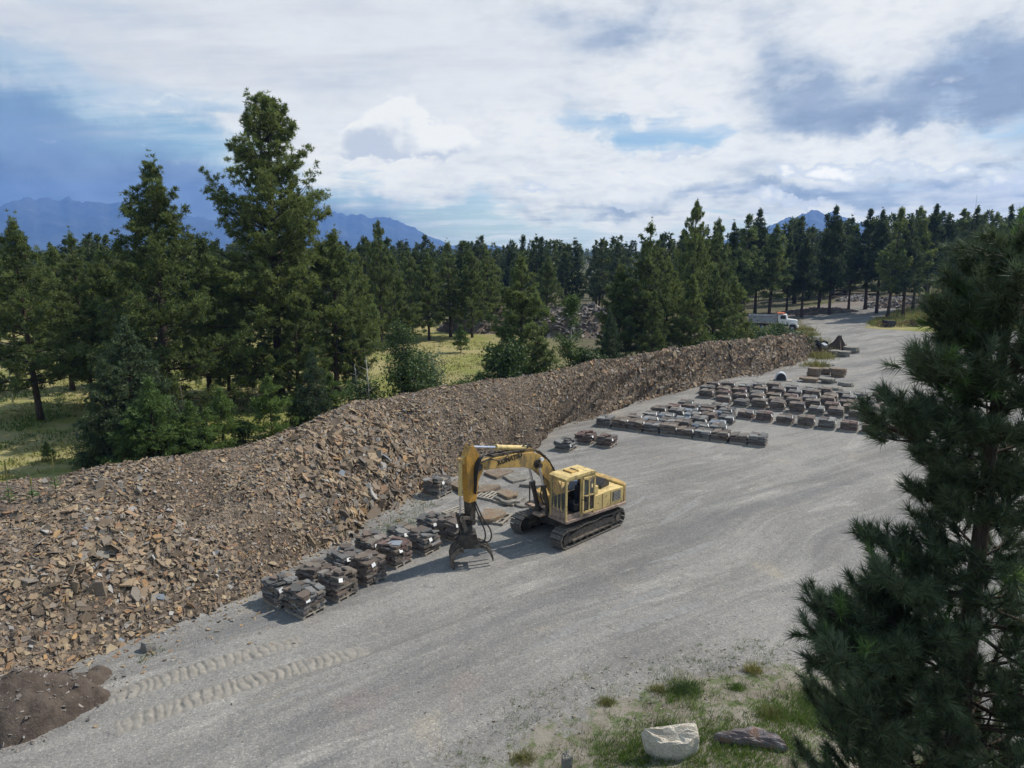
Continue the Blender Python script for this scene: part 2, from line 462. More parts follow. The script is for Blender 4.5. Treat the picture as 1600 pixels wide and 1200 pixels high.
M['bark'] = bark_mat('pine_bark', (.035, .026, .021), (.105, .074, .055))
M['bark_pale'] = bark_mat('aspen_bark', (.30, .29, .25), (.48, .47, .42))

def leaf_mat(name, dark, light, warm, transl=.25):
    m, t, b = mat(name)
    i = island(t)
    n = t.noise(objco(t), 1.1, 3, .6)
    c = t.mix(t.ss(t.add(t.mul(n, .75), t.mul(i, .3)), .32, .78), dark, light)
    c = t.mix(t.ss(i, .80, 1.0, 0, .55), c, warm)
    oi = t.new('ShaderNodeObjectInfo').outputs['Random']
    c = t.mix(1.0, c, t.ramp(oi, [(0, (.80, .82, .80)), (.5, (1.0, 1.0, 1.0)), (1, (1.22, 1.16, 1.0))]), 'MULTIPLY')
    t.put(b.inputs['Base Color'], c)
    b.inputs['Roughness'].default_value = .55
    b.inputs['Specular IOR Level'].default_value = .3
    tr = t.new('ShaderNodeBsdfTranslucent'); t.put(tr.inputs[0], c)
    mx = t.new('ShaderNodeMixShader'); mx.inputs[0].default_value = transl
    t.l.new(b.outputs[0], mx.inputs[1]); t.l.new(tr.outputs[0], mx.inputs[2])
    t.l.new(mx.outputs[0], t.n['Material Output'].inputs[0])
    return m
M['pine'] = leaf_mat('pine_needles', (.075, .106, .036), (.255, .315, .100), (.29, .30, .105), .38)
M['fir'] = leaf_mat('fir_needles', (.050, .078, .042), (.135, .18, .088), (.17, .22, .10), .3)
M['young'] = leaf_mat('young_needles', (.070, .115, .034), (.18, .27, .078), (.23, .30, .09), .35)
M['farpine'] = leaf_mat('forest_needles', (.044, .066, .028), (.125, .160, .060), (.16, .18, .065), .3)
M['near'] = leaf_mat('long_needles', (.045, .068, .038), (.130, .175, .092), (.19, .24, .10), .2)
M['nearlight'] = leaf_mat('fresh_needles', (.09, .16, .045), (.17, .27, .08), (.22, .32, .10), .3)
M['aspen'] = leaf_mat('aspen_leaves', (.075, .12, .03), (.15, .22, .055), (.20, .26, .08), .35)
M['willow'] = leaf_mat('willow_leaves', (.10, .14, .07), (.19, .24, .13), (.26, .29, .18), .3)
M['shrub'] = leaf_mat('shrub_leaves', (.05, .085, .025), (.10, .155, .045), (.14, .18, .06), .3)
M['grassblade'] = leaf_mat('grass_blades', (.065, .115, .022), (.13, .20, .04), (.24, .24, .07), .35)
M['drygrass'] = leaf_mat('dry_grass', (.17, .17, .055), (.27, .25, .09), (.36, .31, .14), .3)

# ------------------------------------------------------------------ ground
def poly_sd(x, y, poly):
    """signed distance to a polygon, positive inside"""
    x = np.asarray(x, float); y = np.asarray(y, float)
    inside = np.zeros(x.shape, bool); dmin = np.full(x.shape, 1e9)
    n = len(poly)
    for i in range(n):
        ax, ay = poly[i]; bx, by = poly[(i + 1) % n]
        dx, dy = bx - ax, by - ay
        t = np.clip(((x - ax) * dx + (y - ay) * dy) / (dx * dx + dy * dy + 1e-9), 0, 1)
        dmin = np.minimum(dmin, np.hypot(x - ax - t * dx, y - ay - t * dy))
        c = ((ay > y) != (by > y)) & (x < (bx - ax) * (y - ay) / (by - ay + 1e-12) + ax)
        inside ^= c
    return np.where(inside, dmin, -dmin)
def P(*pts): return [at(*p) for p in pts]
YARD = [(-40, -30), (-40, 14)] + P((0, 960), (200, 860), (420, 760), (640, 690), (860, 610), (1050, 565), (1180, 535), (1262, 512), (1252, 503), (1290, 494), (1345, 488), (1420, 489), (1470, 487), (1560, 485), (1700, 490), (1900, 505)) + [(60, 60), (60, -30)]
BANK = P((640, 1260), (760, 1215), (850, 1150), (930, 1112), (1000, 1082), (1100, 1060), (1190, 1046), (1290, 1064), (1400, 1120), (1470, 1175), (1560, 1290)) + [(9, 8), (4, 6)]
ISLE = P((1348, 515), (1362, 505), (1395, 497), (1440, 482), (1600, 475), (1750, 486), (1800, 506), (1600, 520), (1450, 520))
MEADOW = P((-300, 1000), (-300, 560), (60, 470), (400, 470), (760, 480), (860, 560), (600, 700), (200, 800))
GROUNDMAT, t, b = mat('ground_surface')
pos = worldco(t)
def vattr(name):
    a = t.new('ShaderNodeAttribute'); a.attribute_name = name; return a.outputs['Fac']
edge = t.noise(pos, .9, 6, .7); edgef = t.noise(pos, 6.0, 4, .7)
ed = t.add(t.mul(t.sub(edge, .5), 1.1), t.mul(t.sub(edgef, .5), .7))
g_mask = t.ss(t.add(vattr('gravel'), ed), .42, .58)
# gravel: cool grey, paler tan where driven on, darker loose chips elsewhere
rotd = t.mapping(pos, rot=(0, 0, R(-36)))
rotd = t.vm('ADD', rotd, t.mapping(t.noise(t.mapping(rotd, scale=(.05, .05, 1)), 1.0, 2), scale=(1, 5, 0)))
drv = t.mapping(rotd, scale=(.07, .7, 1.0))
st = t.noise(drv, .85, 5, .6, .3)
st2 = t.noise(t.mapping(rotd, scale=(.05, .8, 1.0)), 2.0, 5, .6, .2)
big = t.noise(pos, .16, 5, .6)
mid = t.noise(pos, .9, 6, .65)
gc = t.mix(t.ss(t.add(t.mul(st, .6), t.mul(big, .4)), .36, .64), (.186, .178, .166), (.285, .272, .250))
gc = t.mix(t.ss(st2, .46, .66, 0, .45), gc, (.318, .304, .278))
gc = t.mix(t.ss(mid, .52, .72, 0, .38), gc, (.158, .153, .148))
tan = t.noise(t.vm('ADD', pos, (31, 7, 0)), .33, 6, .62, .5)
gc = t.mix(t.ss(tan, .585, .70, 0, .55), gc, (.335, .295, .235))
bloom = t.noise(t.mapping(rotd, scale=(.22, .9, 1)), .75, 7, .66, .6)
gc = t.mix(t.ss(bloom, .54, .66, 0, .8), gc, (.335, .318, .288))
darkb = t.noise(t.mapping(t.vm('ADD', rotd, (40, 13, 0)), scale=(.10, .75, 1)), .5, 6, .62, .3)
gc = t.mix(t.ss(darkb, .52, .64, 0, .65), gc, (.150, .148, .146))
scat = t.noise(t.vm('ADD', pos, (11, 23, 0)), 1.7, 8, .72, .8)
gc = t.mix(t.ss(scat, .60, .66, 0, .5), gc, (.135, .128, .122))
pinkish = t.noise(t.vm('ADD', pos, (3, 57, 0)), .21, 5, .6, .5)
gc = t.mix(t.ss(pinkish, .60, .70, 0, .4), gc, (.25, .205, .185))
chips = t.voro(pos, 26.0, 1)
sc_ = t.new('ShaderNodeSeparateColor'); t.put(sc_.inputs[0], chips)
gc = t.mix(1.0, gc, t.ramp(sc_.outputs[0], [(0, (.78, .78, .79)), (.5, (1, 1, 1)), (.92, (1.12, 1.11, 1.09)), (1, (1.5, 1.48, 1.42))]), 'MULTIPLY')
chips2 = t.voro(pos, 9.0, 1)
sc2 = t.new('ShaderNodeSeparateColor'); t.put(sc2.inputs[0], chips2)
gc = t.mix(1.0, gc, t.ramp(sc2.outputs[1], [(0, (.92, .92, .93)), (.5, (1, 1, 1)), (1, (1.06, 1.05, 1.03))]), 'MULTIPLY')
soil = t.mix(t.ss(mid, .35, .65), (.17, .145, .112), (.27, .24, .195))
soil = t.mix(t.ss(t.noise(pos, 2.3, 6, .7), .47, .60, 0, .75), soil, (.085, .120, .035))
# grass land
gr = t.noise(pos, .11, 6, .65, .4)
gr2 = t.noise(t.mapping(pos, scale=(.5, 1.4, 1)), .8, 7, .7)
mead = t.mix(t.ss(gr, .40, .60), (.205, .215, .055), (.340, .290, .135))
mead = t.mix(t.ss(gr2, .46, .64, 0, .7), mead, (.34, .285, .15))
mead = t.mix(t.ss(t.noise(pos, 3.5, 5, .7), .50, .66, 0, .6), mead, (.085, .118, .026))
floor_ = t.mix(t.ss(gr2, .38, .62), (.085, .078, .045), (.150, .128, .085))
floor_ = t.mix(t.ss(gr, .48, .6, 0, .55), floor_, (.085, .098, .035))
land = t.mix(vattr('meadow'), floor_, mead)
land = t.mix(t.ss(t.add(vattr('dirt'), ed), .4, .6), land, t.mix(t.ss(gr2, .35, .65), (.165, .135, .12), (.26, .23, .20)))
col = t.mix(g_mask, land, gc)
col = t.mix(t.ss(t.add(vattr('bank'), ed), .35, .65), col, soil)
t.put(b.inputs['Base Color'], col)
b.inputs['Roughness'].default_value = .95
b.inputs['Specular IOR Level'].default_value = .12
hh = t.add(t.add(t.mul(sc_.outputs[0], .35), t.mul(t.noise(pos, 14, 5, .7), .9)), t.add(t.mul(st2, 1.6), t.mul(mid, 1.6)))
bump(t, b, hh, .6, .06)
a1 = np.concatenate([np.linspace(-180, -50, 26)[:-1], np.linspace(-50, 50, 321), np.linspace(50, 180, 26)[1:]])
r1 = np.concatenate([[.5, 3.5, 7], np.geomspace(9.5, 420, 250), np.geomspace(440, 13000, 26)])
AA, RR = np.meshgrid(np.radians(a1), r1)
GX = RR * np.sin(AA); GY = RR * np.cos(AA)
GZ = gh(GX, GY)
gv = np.stack([GX, GY, GZ], -1).reshape(-1, 3)
na, nr = len(a1), len(r1)
ii, jj = np.meshgrid(np.arange(nr - 1), np.arange(na - 1), indexing='ij')
q0 = (ii * na + jj).ravel()
quads = np.stack([q0, q0 + na, q0 + na + 1, q0 + 1], -1)[:, ::-1]
yd_ = poly_sd(gv[:, 0], gv[:, 1], YARD); is_ = poly_sd(gv[:, 0], gv[:, 1], ISLE)
bk_ = poly_sd(gv[:, 0], gv[:, 1], BANK); md_ = poly_sd(gv[:, 0], gv[:, 1], MEADOW)
dist = np.hypot(gv[:, 0], gv[:, 1])
soft = 1.2 + dist * .02
gravel = np.clip(.5 + yd_ / soft * .5, 0, 1) * np.clip(.5 - is_ / 2.0, 0, 1)
bank_ = np.clip(.5 + bk_ / 1.6 * .5, 0, 1)
meadow = np.clip(.5 + md_ / 14, 0, 1); meadow = np.maximum(meadow, np.clip(.5 + is_ / 3, 0, 1))
meadow = np.maximum(meadow, .8 * np.exp(-(((gv[:, 0] - 150) / 60) ** 2 + ((gv[:, 1] - 230) / 60) ** 2)))
dpoly = poly_sd(gv[:, 0], gv[:, 1], P((1180, 500), (1240, 488), (1400, 478), (1500, 478), (1460, 490), (1300, 503)))
dirt = np.clip(.5 + dpoly / 6, 0, 1)
def sheet(name, faces, label_kind='structure'):
    used = np.unique(faces); remap = np.full(len(gv), -1); remap[used] = np.arange(len(used))
    me = new_mesh(name, gv[used], remap[faces], [GROUNDMAT], True)
    for an, arr in (('gravel', gravel), ('bank', bank_), ('meadow', meadow), ('dirt', dirt)):
        a = me.attributes.new(an, 'FLOAT', 'POINT'); a.data.foreach_set('value', arr[used].astype(np.float32))
    return tag(link(name, me), kind='structure')
fc = gravel[quads].mean(1)
sheet('gravel_yard', quads[fc >= .5])
sheet('meadow_ground', quads[fc < .5])

# ------------------------------------------------------------------ far mountains
MT, t, b = mat('mountain_side')
pos = worldco(t)
mn = t.noise(pos, .004, 8, .65)
zc = t.new('ShaderNodeSeparateXYZ'); t.put(zc.inputs[0], pos)
c = t.mix(t.ss(mn, .4, .6), (.030, .042, .040), (.065, .075, .070))
snow = t.ss(t.add(zc.outputs[2], t.mul(t.noise(pos, .011, 6, .7), 260)), 700, 720)
c = t.mix(t.mul(snow, .5), c, (.6, .62, .65))
t.put(b.inputs['Base Color'], c); bump(t, b, mn, 1.0, 60)
def mountain(az0, az1, r0, r1_, prof, seed, name='mountains'):
    na_, nr_ = 220, 44
    azs = np.linspace(az0, az1, na_); rs = np.linspace(r0, r1_, nr_)
    A, Rr = np.meshgrid(azs, rs)
    px = 800 + np.tan(np.radians(A)) * FPX / math.cos(PITCH) * 1.0
    pk = np.interp(px, [p[0] for p in prof], [p[1] for p in prof])
    t_ = (Rr - r0) / (r1_ - r0)
    env = np.sin(np.clip(t_ * 1.25, 0, 1) * math.pi / 2) ** 1.1 * np.where(t_ > .85, np.cos((t_ - .85) / .15 * math.pi / 2), 1)
    x = Rr * np.sin(np.radians(A)); y = Rr * np.cos(np.radians(A))
    rid = 1 - np.abs(fbm(x / 700, y / 700, 5, seed) * 2 - 1) * 1.6
    crest = (fbm(A * 1.6 + 50, A * 0 + 3, 5, seed + 40) - .5)
    z = (392 - pk) / FPX * r1_ * .86 * (env * (1 + crest * .22)) * (.80 + .25 * rid) - 20
    v = np.stack([x, y, z], -1).reshape(-1, 3)
    i2, j2 = np.meshgrid(np.arange(nr_ - 1), np.arange(na_ - 1), indexing='ij'); q = (i2 * na_ + j2).ravel()
    f = np.stack([q, q + na_, q + na_ + 1, q + 1], -1)[:, ::-1]
    return tag(link(name, new_mesh(name, v, f, [MT], True)), kind='structure')
mountain(-46, -3.5, 5600, 7600, [(-300, 340), (-60, 322), (0, 322), (60, 314), (120, 316), (200, 318), (290, 326), (400, 330), (500, 328), (560, 328), (625, 338), (700, 372), (740, 386), (760, 394)], 3)
mountain(-6, 4, 6800, 7900, [(620, 394), (660, 378), (700, 372), (760, 374), (820, 382), (870, 394)], 21)
mountain(15, 30.5, 5000, 6400, [(1080, 394), (1130, 366), (1180, 350), (1215, 334), (1250, 324), (1290, 327), (1330, 336), (1370, 350), (1410, 366), (1460, 394)], 8)

# ------------------------------------------------------------------ air
hz = bpy.data.materials.new('haze_air'); hz.use_nodes = True
t = NT(hz.node_tree); t.n.clear()
pv = t.new('ShaderNodeVolumePrincipled')
pv.inputs['Color'].default_value = (*HAZE_C, 1)
pv.inputs['Density'].default_value = HAZE_D
pv.inputs['Anisotropy'].default_value = .1
ho = t.new('ShaderNodeOutputMaterial'); t.l.new(pv.outputs[0], ho.inputs['Volume'])
hb = MB().box((0, 0, 395), (17600, 17600, 810)).build('haze', hz)
tag(hb, kind='stuff')
hb.visible_shadow = True

# ------------------------------------------------------------------ rubble pile
ST = [  # toe pixel, crest pixel, crest height
    ((-330, 1330), (-560, 830), 3.4), ((-160, 1190), (-250, 765), 3.6), ((20, 1095), (0, 735), 3.9), ((180, 1020), (130, 718), 4.0), ((300, 962), (250, 700), 4.0),
    ((415, 918), (400, 676), 4.0), ((492, 866), (470, 655), 4.0), ((572, 812), (550, 627), 4.0), ((636, 774), (640, 612), 4.0),
    ((722, 738), (740, 594), 4.1), ((838, 702), (870, 575), 4.1), ((862, 672), (960, 558), 4.0), ((935, 650), (1050, 543), 3.8),
    ((1000, 626), (1110, 534), 3.6), ((1090, 602), (1180, 527), 3.4), ((1190, 583), (1235, 522), 3.1), ((1262, 562), (1258, 524), 2.4), ((1285, 548), (1275, 534), 1.0)]
TOE = np.array([at(*s[0]) for s in ST]); CR = np.array([at(s[1][0], s[1][1], s[2]) for s in ST]); CHt = np.array([s[2] for s in ST])
seg = np.r_[0, np.cumsum(np.linalg.norm(np.diff((TOE + CR) / 2, axis=0), axis=1))]
LEN = seg[-1]
def smooth_interp(u, arr):
    k = 5; r = 0
    for d in np.linspace(-1.6, 1.6, k): r = r + np.interp(np.clip(u + d, 0, LEN), seg, arr)
    return r / k
CONES = [(u_, random.uniform(.25, 1.0), random.uniform(2.2, 4.6), random.uniform(.4, 1.15)) for u_ in np.arange(1, 115, 1.7)]
HP = at(575, 735, 2.0); HQ = at(430, 770, 1.6)
def pile_xyz(u, tt):
    """u metres along, tt 0 toe .. 1 crest .. 1.8 back foot"""
    tx, ty = smooth_interp(u, TOE[:, 0]), smooth_interp(u, TOE[:, 1])
    cx, cy = smooth_interp(u, CR[:, 0]), smooth_interp(u, CR[:, 1]); h = smooth_interp(u, CHt)
    x = tx + (cx - tx) * tt; y = ty + (cy - ty) * tt
    x = np.where(tt > 1, cx + (-.78) * (tt - 1) * 6.5, x); y = np.where(tt > 1, cy + .62 * (tt - 1) * 6.5, y)
    tc_ = np.clip(tt, 0, 1)
    z = h * (1 - (1 - tc_) ** 1.28)
    z = np.where(tt > 1, h * np.clip(1 - ((tt - 1) / .8) ** 1.3, -.2, 1), z)
    sh = np.clip(tt * 5, 0, 1) * np.clip(h / 3, .2, 1)
    env_ = sh * (1 - .65 * tc_ ** 2)
    z = z + ((fbm(x / 3.1, y / 3.1, 4, 31) - .5) * 1.3 + (fbm(x / 1.1, y / 1.1, 3, 77) - .5) * .45) * env_ - .34 * tc_ * (1 - .95 * sstep(y, 30, 42))
    # separate tipped cones along the crest and face
    cone_ = 0
    for k_, (u_, t_, r_, a_) in enumerate(CONES):
        cone_ = np.maximum(cone_, a_ * np.clip(1 - np.hypot((u - u_) / r_, (tt - t_) * 8 / r_), 0, 1))
    z = z + cone_ * np.clip(tt * 4, 0, 1) * np.clip(h / 3, .2, 1) * (1 - .88 * tc_ ** 2.5)
    # the freshly tipped heap and the hollow beside it
    z = z + .5 * np.exp(-(((x - HP[0]) / 3.4) ** 2 + ((y - HP[1]) / 3.2) ** 2)) * sh * (1 - .95 * tc_ ** 2) - .3 * np.exp(-(((x - HQ[0]) / 3.0) ** 2 + ((y - HQ[1]) / 3.0) ** 2)) * env_
    # ravines running down the face
    z = z + (fbm(u / 1.7, tt * .9, 3, 12) - .5) * .55 * env_
    x = x + (fbm(u / 2.2, tt * 2, 3, 52) - .5) * 2.0 * (1 - tc_); y = y + (fbm(u / 2.2, tt * 2, 3, 58) - .5) * .8 * (1 - tc_)
    return np.stack([x, y, z - .12 + gh(x, y)], -1)
us = np.linspace(0, LEN, 720); ts = np.r_[np.linspace(-.06, 1, 66), np.linspace(1.03, 1.85, 16)]
UU, TT = np.meshgrid(us, ts, indexing='ij')
pvx = pile_xyz(UU, TT)
pvx[:, 0:1, 2] -= .5; 
nt_ = len(ts)
i3, j3 = np.meshgrid(np.arange(len(us) - 1), np.arange(nt_ - 1), indexing='ij'); q = (i3 * nt_ + j3).ravel()
PM, t, b = mat('rubble_fines')
pos = worldco(t)
big = t.noise(pos, .35, 5, .6, .4)
c = t.mix(t.ss(big, .42, .58), (.150, .124, .100), (.235, .200, .165))
ch = t.voro(pos, 13.0, 1); s1 = t.new('ShaderNodeSeparateColor'); t.put(s1.inputs[0], ch)
c = t.mix(1.0, c, t.ramp(s1.outputs[0], [(0, (.45, .42, .40)), (.45, (.95, .92, .88)), (.8, (1.3, 1.15, 1.0)), (1, (1.7, 1.5, 1.3))]), 'MULTIPLY')
ch2 = t.voro(pos, 30.0, 1); s2 = t.new('ShaderNodeSeparateColor'); t.put(s2.inputs[0], ch2)
c = t.mix(1.0, c, t.ramp(s2.outputs[1], [(0, (.7, .7, .7)), (1, (1.25, 1.25, 1.25))]), 'MULTIPLY')
t.put(b.inputs['Base Color'], c)
bump(t, b, t.add(t.mul(s1.outputs[1], .9), t.add(t.mul(s2.outputs[0], .4), t.noise(pos, 9, 5, .7))), 1.0, .12)
rp = empty('rubble_pile', (float(TOE[5][0]), float(TOE[5][1]), 0), 0, 'long brown bank of broken flagstone rubble running along the yard', 'rock pile')
off = np.array([TOE[5][0], TOE[5][1], 0])
body = link('heap_body', new_mesh('heap_body', pvx.reshape(-1, 3) - off, np.stack([q, q + 1, q + nt_ + 1, q + nt_], -1)[:, ::-1], [PM], True), rp)

def stone_batch(pos_, size, normal, tilt, rg, thin=(.08, .24), nside=5, bottom=True):
    """flat broken stones as one set of vertices / triangles"""
    N = len(pos_)
    ang = (np.arange(nside) / nside)[None, :] * 2 * np.pi + rg.uniform(-.38, .38, (N, nside))
    rad = rg.uniform(.55, 1.22, (N, nside)); asp = rg.uniform(.38, .95, (N, 1))
    bx = np.cos(ang) * rad; by = np.sin(ang) * rad * asp
    th = rg.uniform(*thin, (N, 1)) * np.ones((1, nside))
    topz = th / 2 + rg.uniform(-.07, .07, (N, nside)); sh = rg.uniform(.90, 1.0, (N, 1))
    loc = np.empty((N, 2 * nside, 3))
    loc[:, :nside, 0] = bx; loc[:, :nside, 1] = by; loc[:, :nside, 2] = -th / 2
    loc[:, nside:, 0] = bx * sh; loc[:, nside:, 1] = by * sh; loc[:, nside:, 2] = topz
    loc *= (size / 2)[:, None, None]
    nrm = normal + rg.normal(0, 1, (N, 3)) * tilt[:, None]
    nrm /= np.linalg.norm(nrm, axis=1)[:, None]
    rv = rg.normal(0, 1, (N, 3)); a = np.cross(nrm, rv); a /= np.linalg.norm(a, axis=1)[:, None]; bq = np.cross(nrm, a)
    wv = pos_[:, None, :] + loc[:, :, 0:1] * a[:, None, :] + loc[:, :, 1:2] * bq[:, None, :] + loc[:, :, 2:3] * nrm[:, None, :]
    fl = []
    for k in range(nside):
        k2 = (k + 1) % nside
        fl += [(k, k2, nside + k2), (k, nside + k2, nside + k)]
    for k in range(1, nside - 1):
        fl += [(nside, nside + k, nside + k + 1)] + ([(0, k + 1, k)] if bottom else [])
    fl = np.array(fl)
    F = (np.arange(N) * 2 * nside)[:, None, None] + fl[None]
    return wv.reshape(-1, 3), F.reshape(-1, 3)
def pile_normal(u, tt):
    e = .12
    p = pile_xyz(u, tt); a = pile_xyz(u + e * 3, tt) - p; b_ = pile_xyz(u, tt + .02) - p
    n = np.cross(b_, a); n /= np.linalg.norm(n, axis=1)[:, None]
    n *= np.sign(n[:, 2:3]); return p, n
# photo-space reading of how coarse the stone is: coarse toe at the near end, a dumped heap of big slabs mid-way, fine scree between
def coarse(p):
    x, y = p[:, 0], p[:, 1]
    bx, by = at(560, 720, 2.2)
    heap = np.exp(-(((x - bx) / 4.2) ** 2 + ((y - by) / 4.6) ** 2))
    nx, ny = at(120, 960, .8)
    near = np.exp(-(((x - nx) / 9) ** 2 + ((y - ny) / 6.5) ** 2))
    far = sstep(y, 42, 56)
    return np.clip(1.15 * heap + .55 * near + .55 * far, 0, 1.2)
NST = 52000
uw = np.where(rng.uniform(0, 1, NST) < .36, rng.uniform(0, 42, NST), rng.uniform(0, 1, NST) ** 1.1 * LEN); tw = rng.uniform(-.04, 1.05, NST)
pp, nn = pile_normal(uw, tw)
cz = coarse(pp) + (fbm(pp[:, 0] / 2.3, pp[:, 1] / 2.3, 3, 90) - .5) * .9
size = .09 + .15 * rng.uniform(0, 1, NST) ** 2 + np.clip(cz, 0, 1.3) * rng.uniform(.03, .50, NST) * (.45 + .55 * rng.uniform(0, 1, NST) ** 1.5)
farf = sstep(pp[:, 1], 40, 70); size *= 1 + .25 * farf
bigs = rng.uniform(0, 1, NST) < .05; size[bigs] *= rng.uniform(1.4, 2.1, bigs.sum())
fine = (cz < .12) & ~bigs & (rng.uniform(0, 1, NST) < .6)
size[fine] *= .68
pp = pp + nn * (size * rng.uniform(-.02, .16, NST))[:, None]
nh = NST // 2; til = rng.uniform(.2, .8, NST)
va, fa = stone_batch(pp[:nh] - off, size[:nh], nn[:nh], til[:nh], rng, nside=5, bottom=False)
vb, fb = stone_batch(pp[nh:] - off, size[nh:] * 1.05, nn[nh:], til[nh:], rng, nside=4, bottom=False)
v1 = np.concatenate([va, vb]); f1 = np.concatenate([fa, fb + len(va)])
rb = link('loose_rubble', new_mesh('loose_rubble', v1, f1, [M['rubble']]), rp); tag(rb, kind='stuff')
# the stones that show largest, one by one
STONES = []
for k in range(14):
    v, f = stone_batch(np.zeros((1, 3)), np.array([1.0]), np.array([[0, 0, 1.0]]), np.array([0.0]), rng, (.10, .24), 4 + k % 3)
    STONES.append(new_mesh('stone', v, f, [M['rubble']]))
STONES_BLUE = []
for k in range(3):
    v, f = stone_batch(np.zeros((1, 3)), np.array([1.0]), np.array([[0, 0, 1.0]]), np.array([0.0]), rng, (.10, .2), 5)
    STONES_BLUE.append(new_mesh('stone', v, f, [M['flag_blue']]))
cand = 4200
cu = rng.uniform(0, 1, cand) ** 1.5 * LEN * .85; ct = rng.uniform(0, .97, cand)
cp_, cn = pile_normal(cu, ct)
cc = coarse(cp_); dd = np.linalg.norm(cp_ - np.array([0, 0, CH]), axis=1)
infr = np.abs(cp_[:, 0] / (cp_[:, 1] + 2)) < .74
csz = .28 + .62 * rng.uniform(0, 1, cand) ** 1.6 * np.clip(cc * cc + .12, 0, 1.2)
score = csz / dd * infr * (.35 + cc * 1.3) * rng.uniform(.6, 1, cand)
for i in np.argsort(-score)[:296]:
    me = random.choice(STONES_BLUE) if random.random() < .055 else random.choice(STONES)
    o = link('stone', me, rp)
    n = Vector(cn[i]) + Vector(rng.normal(0, .55, 3)); n.normalize()
    o.rotation_mode = 'QUATERNION'
    o.rotation_quaternion = n.to_track_quat('Z', 'Y') @ Euler((0, 0, random.uniform(0, 6.28))).to_quaternion()
    s_ = float(csz[i]); o.scale = (s_, s_ * random.uniform(.75, 1), s_ * random.uniform(.8, 1.2))
    o.location = Vector(cp_[i] - off) + Vector(cn[i]) * s_ * .07

# loose chips thrown over the yard near the toe and about the bank
def scatter_chips(name, n, fn, smin, smax, material, label_kind='stuff'):
    p = fn(n); p = np.c_[p, gh(p[:, 0], p[:, 1])]
    s_ = smin + (smax - smin) * rng.uniform(0, 1, len(p)) ** 3
    p[:, 2] += s_ * .08
    v, f = stone_batch(p, s_, np.tile([0, 0, 1.0], (len(p), 1)), np.full(len(p), .25), rng, (.2, .45), 5)
    return tag(link(name, new_mesh(name, v, f, [material])), kind='stuff')
def near_toe(n):
    u = rng.uniform(0, LEN, n); tt = -np.abs(rng.exponential(.10, n)); d = pile_xyz(u, np.zeros(n))
    c_ = pile_xyz(u, np.ones(n)); dirv = (d - c_)[:, :2]; dirv /= np.linalg.norm(dirv, axis=1)[:, None]
    return d[:, :2] + dirv * np.abs(rng.exponential(1.0, n))[:, None]
scatter_chips('scattered_chippings', 4200, near_toe, .04, .22, M['rubble'])
def yard_pts(n):
    a = rng.uniform(-38, 38, n); r = 14 + 60 * rng.uniform(0, 1, n) ** 1.4
    p = np.c_[r * np.sin(np.radians(a)), r * np.cos(np.radians(a))]
    return p[(poly_sd(p[:, 0], p[:, 1], YARD) > 0) & (poly_sd(p[:, 0], p[:, 1], BANK) < 0)]
scatter_chips('yard_gravel', 5200, yard_pts, .025, .085, M['rubble_far'])
def bank_pts(n):
    p = np.c_[rng.uniform(-3, 14, n), rng.uniform(9, 20, n)]
    sdv = poly_sd(p[:, 0], p[:, 1], BANK)
    return p[(sdv > -1.6)]
scatter_chips('bank_chippings', 3600, bank_pts, .03, .14, M['rubble_far'])

# ------------------------------------------------------------------ dirt mound, tread marks
DM, t, b = mat('dark_soil')
pos = worldco(t)
c = t.mix(t.ss(t.noise(pos, 2.4, 6, .65), .35, .65), (.075, .056, .044), (.125, .098, .078))
c = t.mix(t.ss(t.voro(pos, 9.0, 0), .0, .12, .8, 0), c, (.24, .20, .17))
t.put(b.inputs['Base Color'], c); bump(t, b, t.noise(pos, 12, 6, .7), .9, .08)
mc = at(42, 1116)
gx, gy = np.meshgrid(np.linspace(-4, 4, 90), np.linspace(-3, 3, 70), indexing='ij')
rr = np.sqrt((gx / 2.05) ** 2 + (gy / 1.15) ** 2) + (fbm(gx * 1.1 + 9, gy * 1.1 + 9, 4, 4) - .5) * .8
zz_ = 1.35 * np.clip(1 - rr, 0, 1) ** .75; zz_ = np.where(rr > 1, -.08, zz_) + (fbm(gx * 2.2, gy * 2.2, 4, 6) - .5) * .34 * np.clip(1.25 - rr, 0, 1)
i4, j4 = np.meshgrid(np.arange(89), np.arange(69), indexing='ij'); q = (i4 * 70 + j4).ravel()
mo = link('soil_mound', new_mesh('soil_mound', np.stack([gx, gy, zz_], -1).reshape(-1, 3), np.stack([q, q + 1, q + 71, q + 70], -1)[:, ::-1], [DM], True), None, (mc[0], mc[1], float(gh(*mc))), (0, 0, R(38)))
tag(mo, 'low mound of dark brown soil at the near foot of the rubble bank', 'dirt mound')

def mound_pts(n):
    a = rng.uniform(0, 6.283, n); r = rng.uniform(0, 1.25, n) ** .7; q_ = np.c_[np.cos(a) * r * 2.3, np.sin(a) * r * 1.35]; c_, s_ = math.cos(R(38)), math.sin(R(38))
    return np.c_[q_[:, 0] * c_ - q_[:, 1] * s_ + mc[0], q_[:, 0] * s_ + q_[:, 1] * c_ + mc[1]]
mp_ = mound_pts(420); lx = (mp_ - np.array(mc)); c_, s_ = math.cos(R(-38)), math.sin(R(-38)); lx = np.c_[lx[:, 0] * c_ - lx[:, 1] * s_, lx[:, 0] * s_ + lx[:, 1] * c_]
ixx = np.clip(((lx[:, 0] + 4) / 8 * 89).round().astype(int), 0, 89); iyy = np.clip(((lx[:, 1] + 3) / 6 * 69).round().astype(int), 0, 69)
sz_ = .04 + .16 * rng.uniform(0, 1, 420) ** 3
v, f = stone_batch(np.c_[lx, np.maximum(zz_[ixx, iyy], 0) + sz_ * .1], sz_, np.tile([0, 0, 1.0], (420, 1)), np.full(420, .5), rng, (.2, .5), 5)
o = link('clods', new_mesh('clods', v, f, [M['rubble_far'], DM]), mo); o['kind'] = 'stuff'
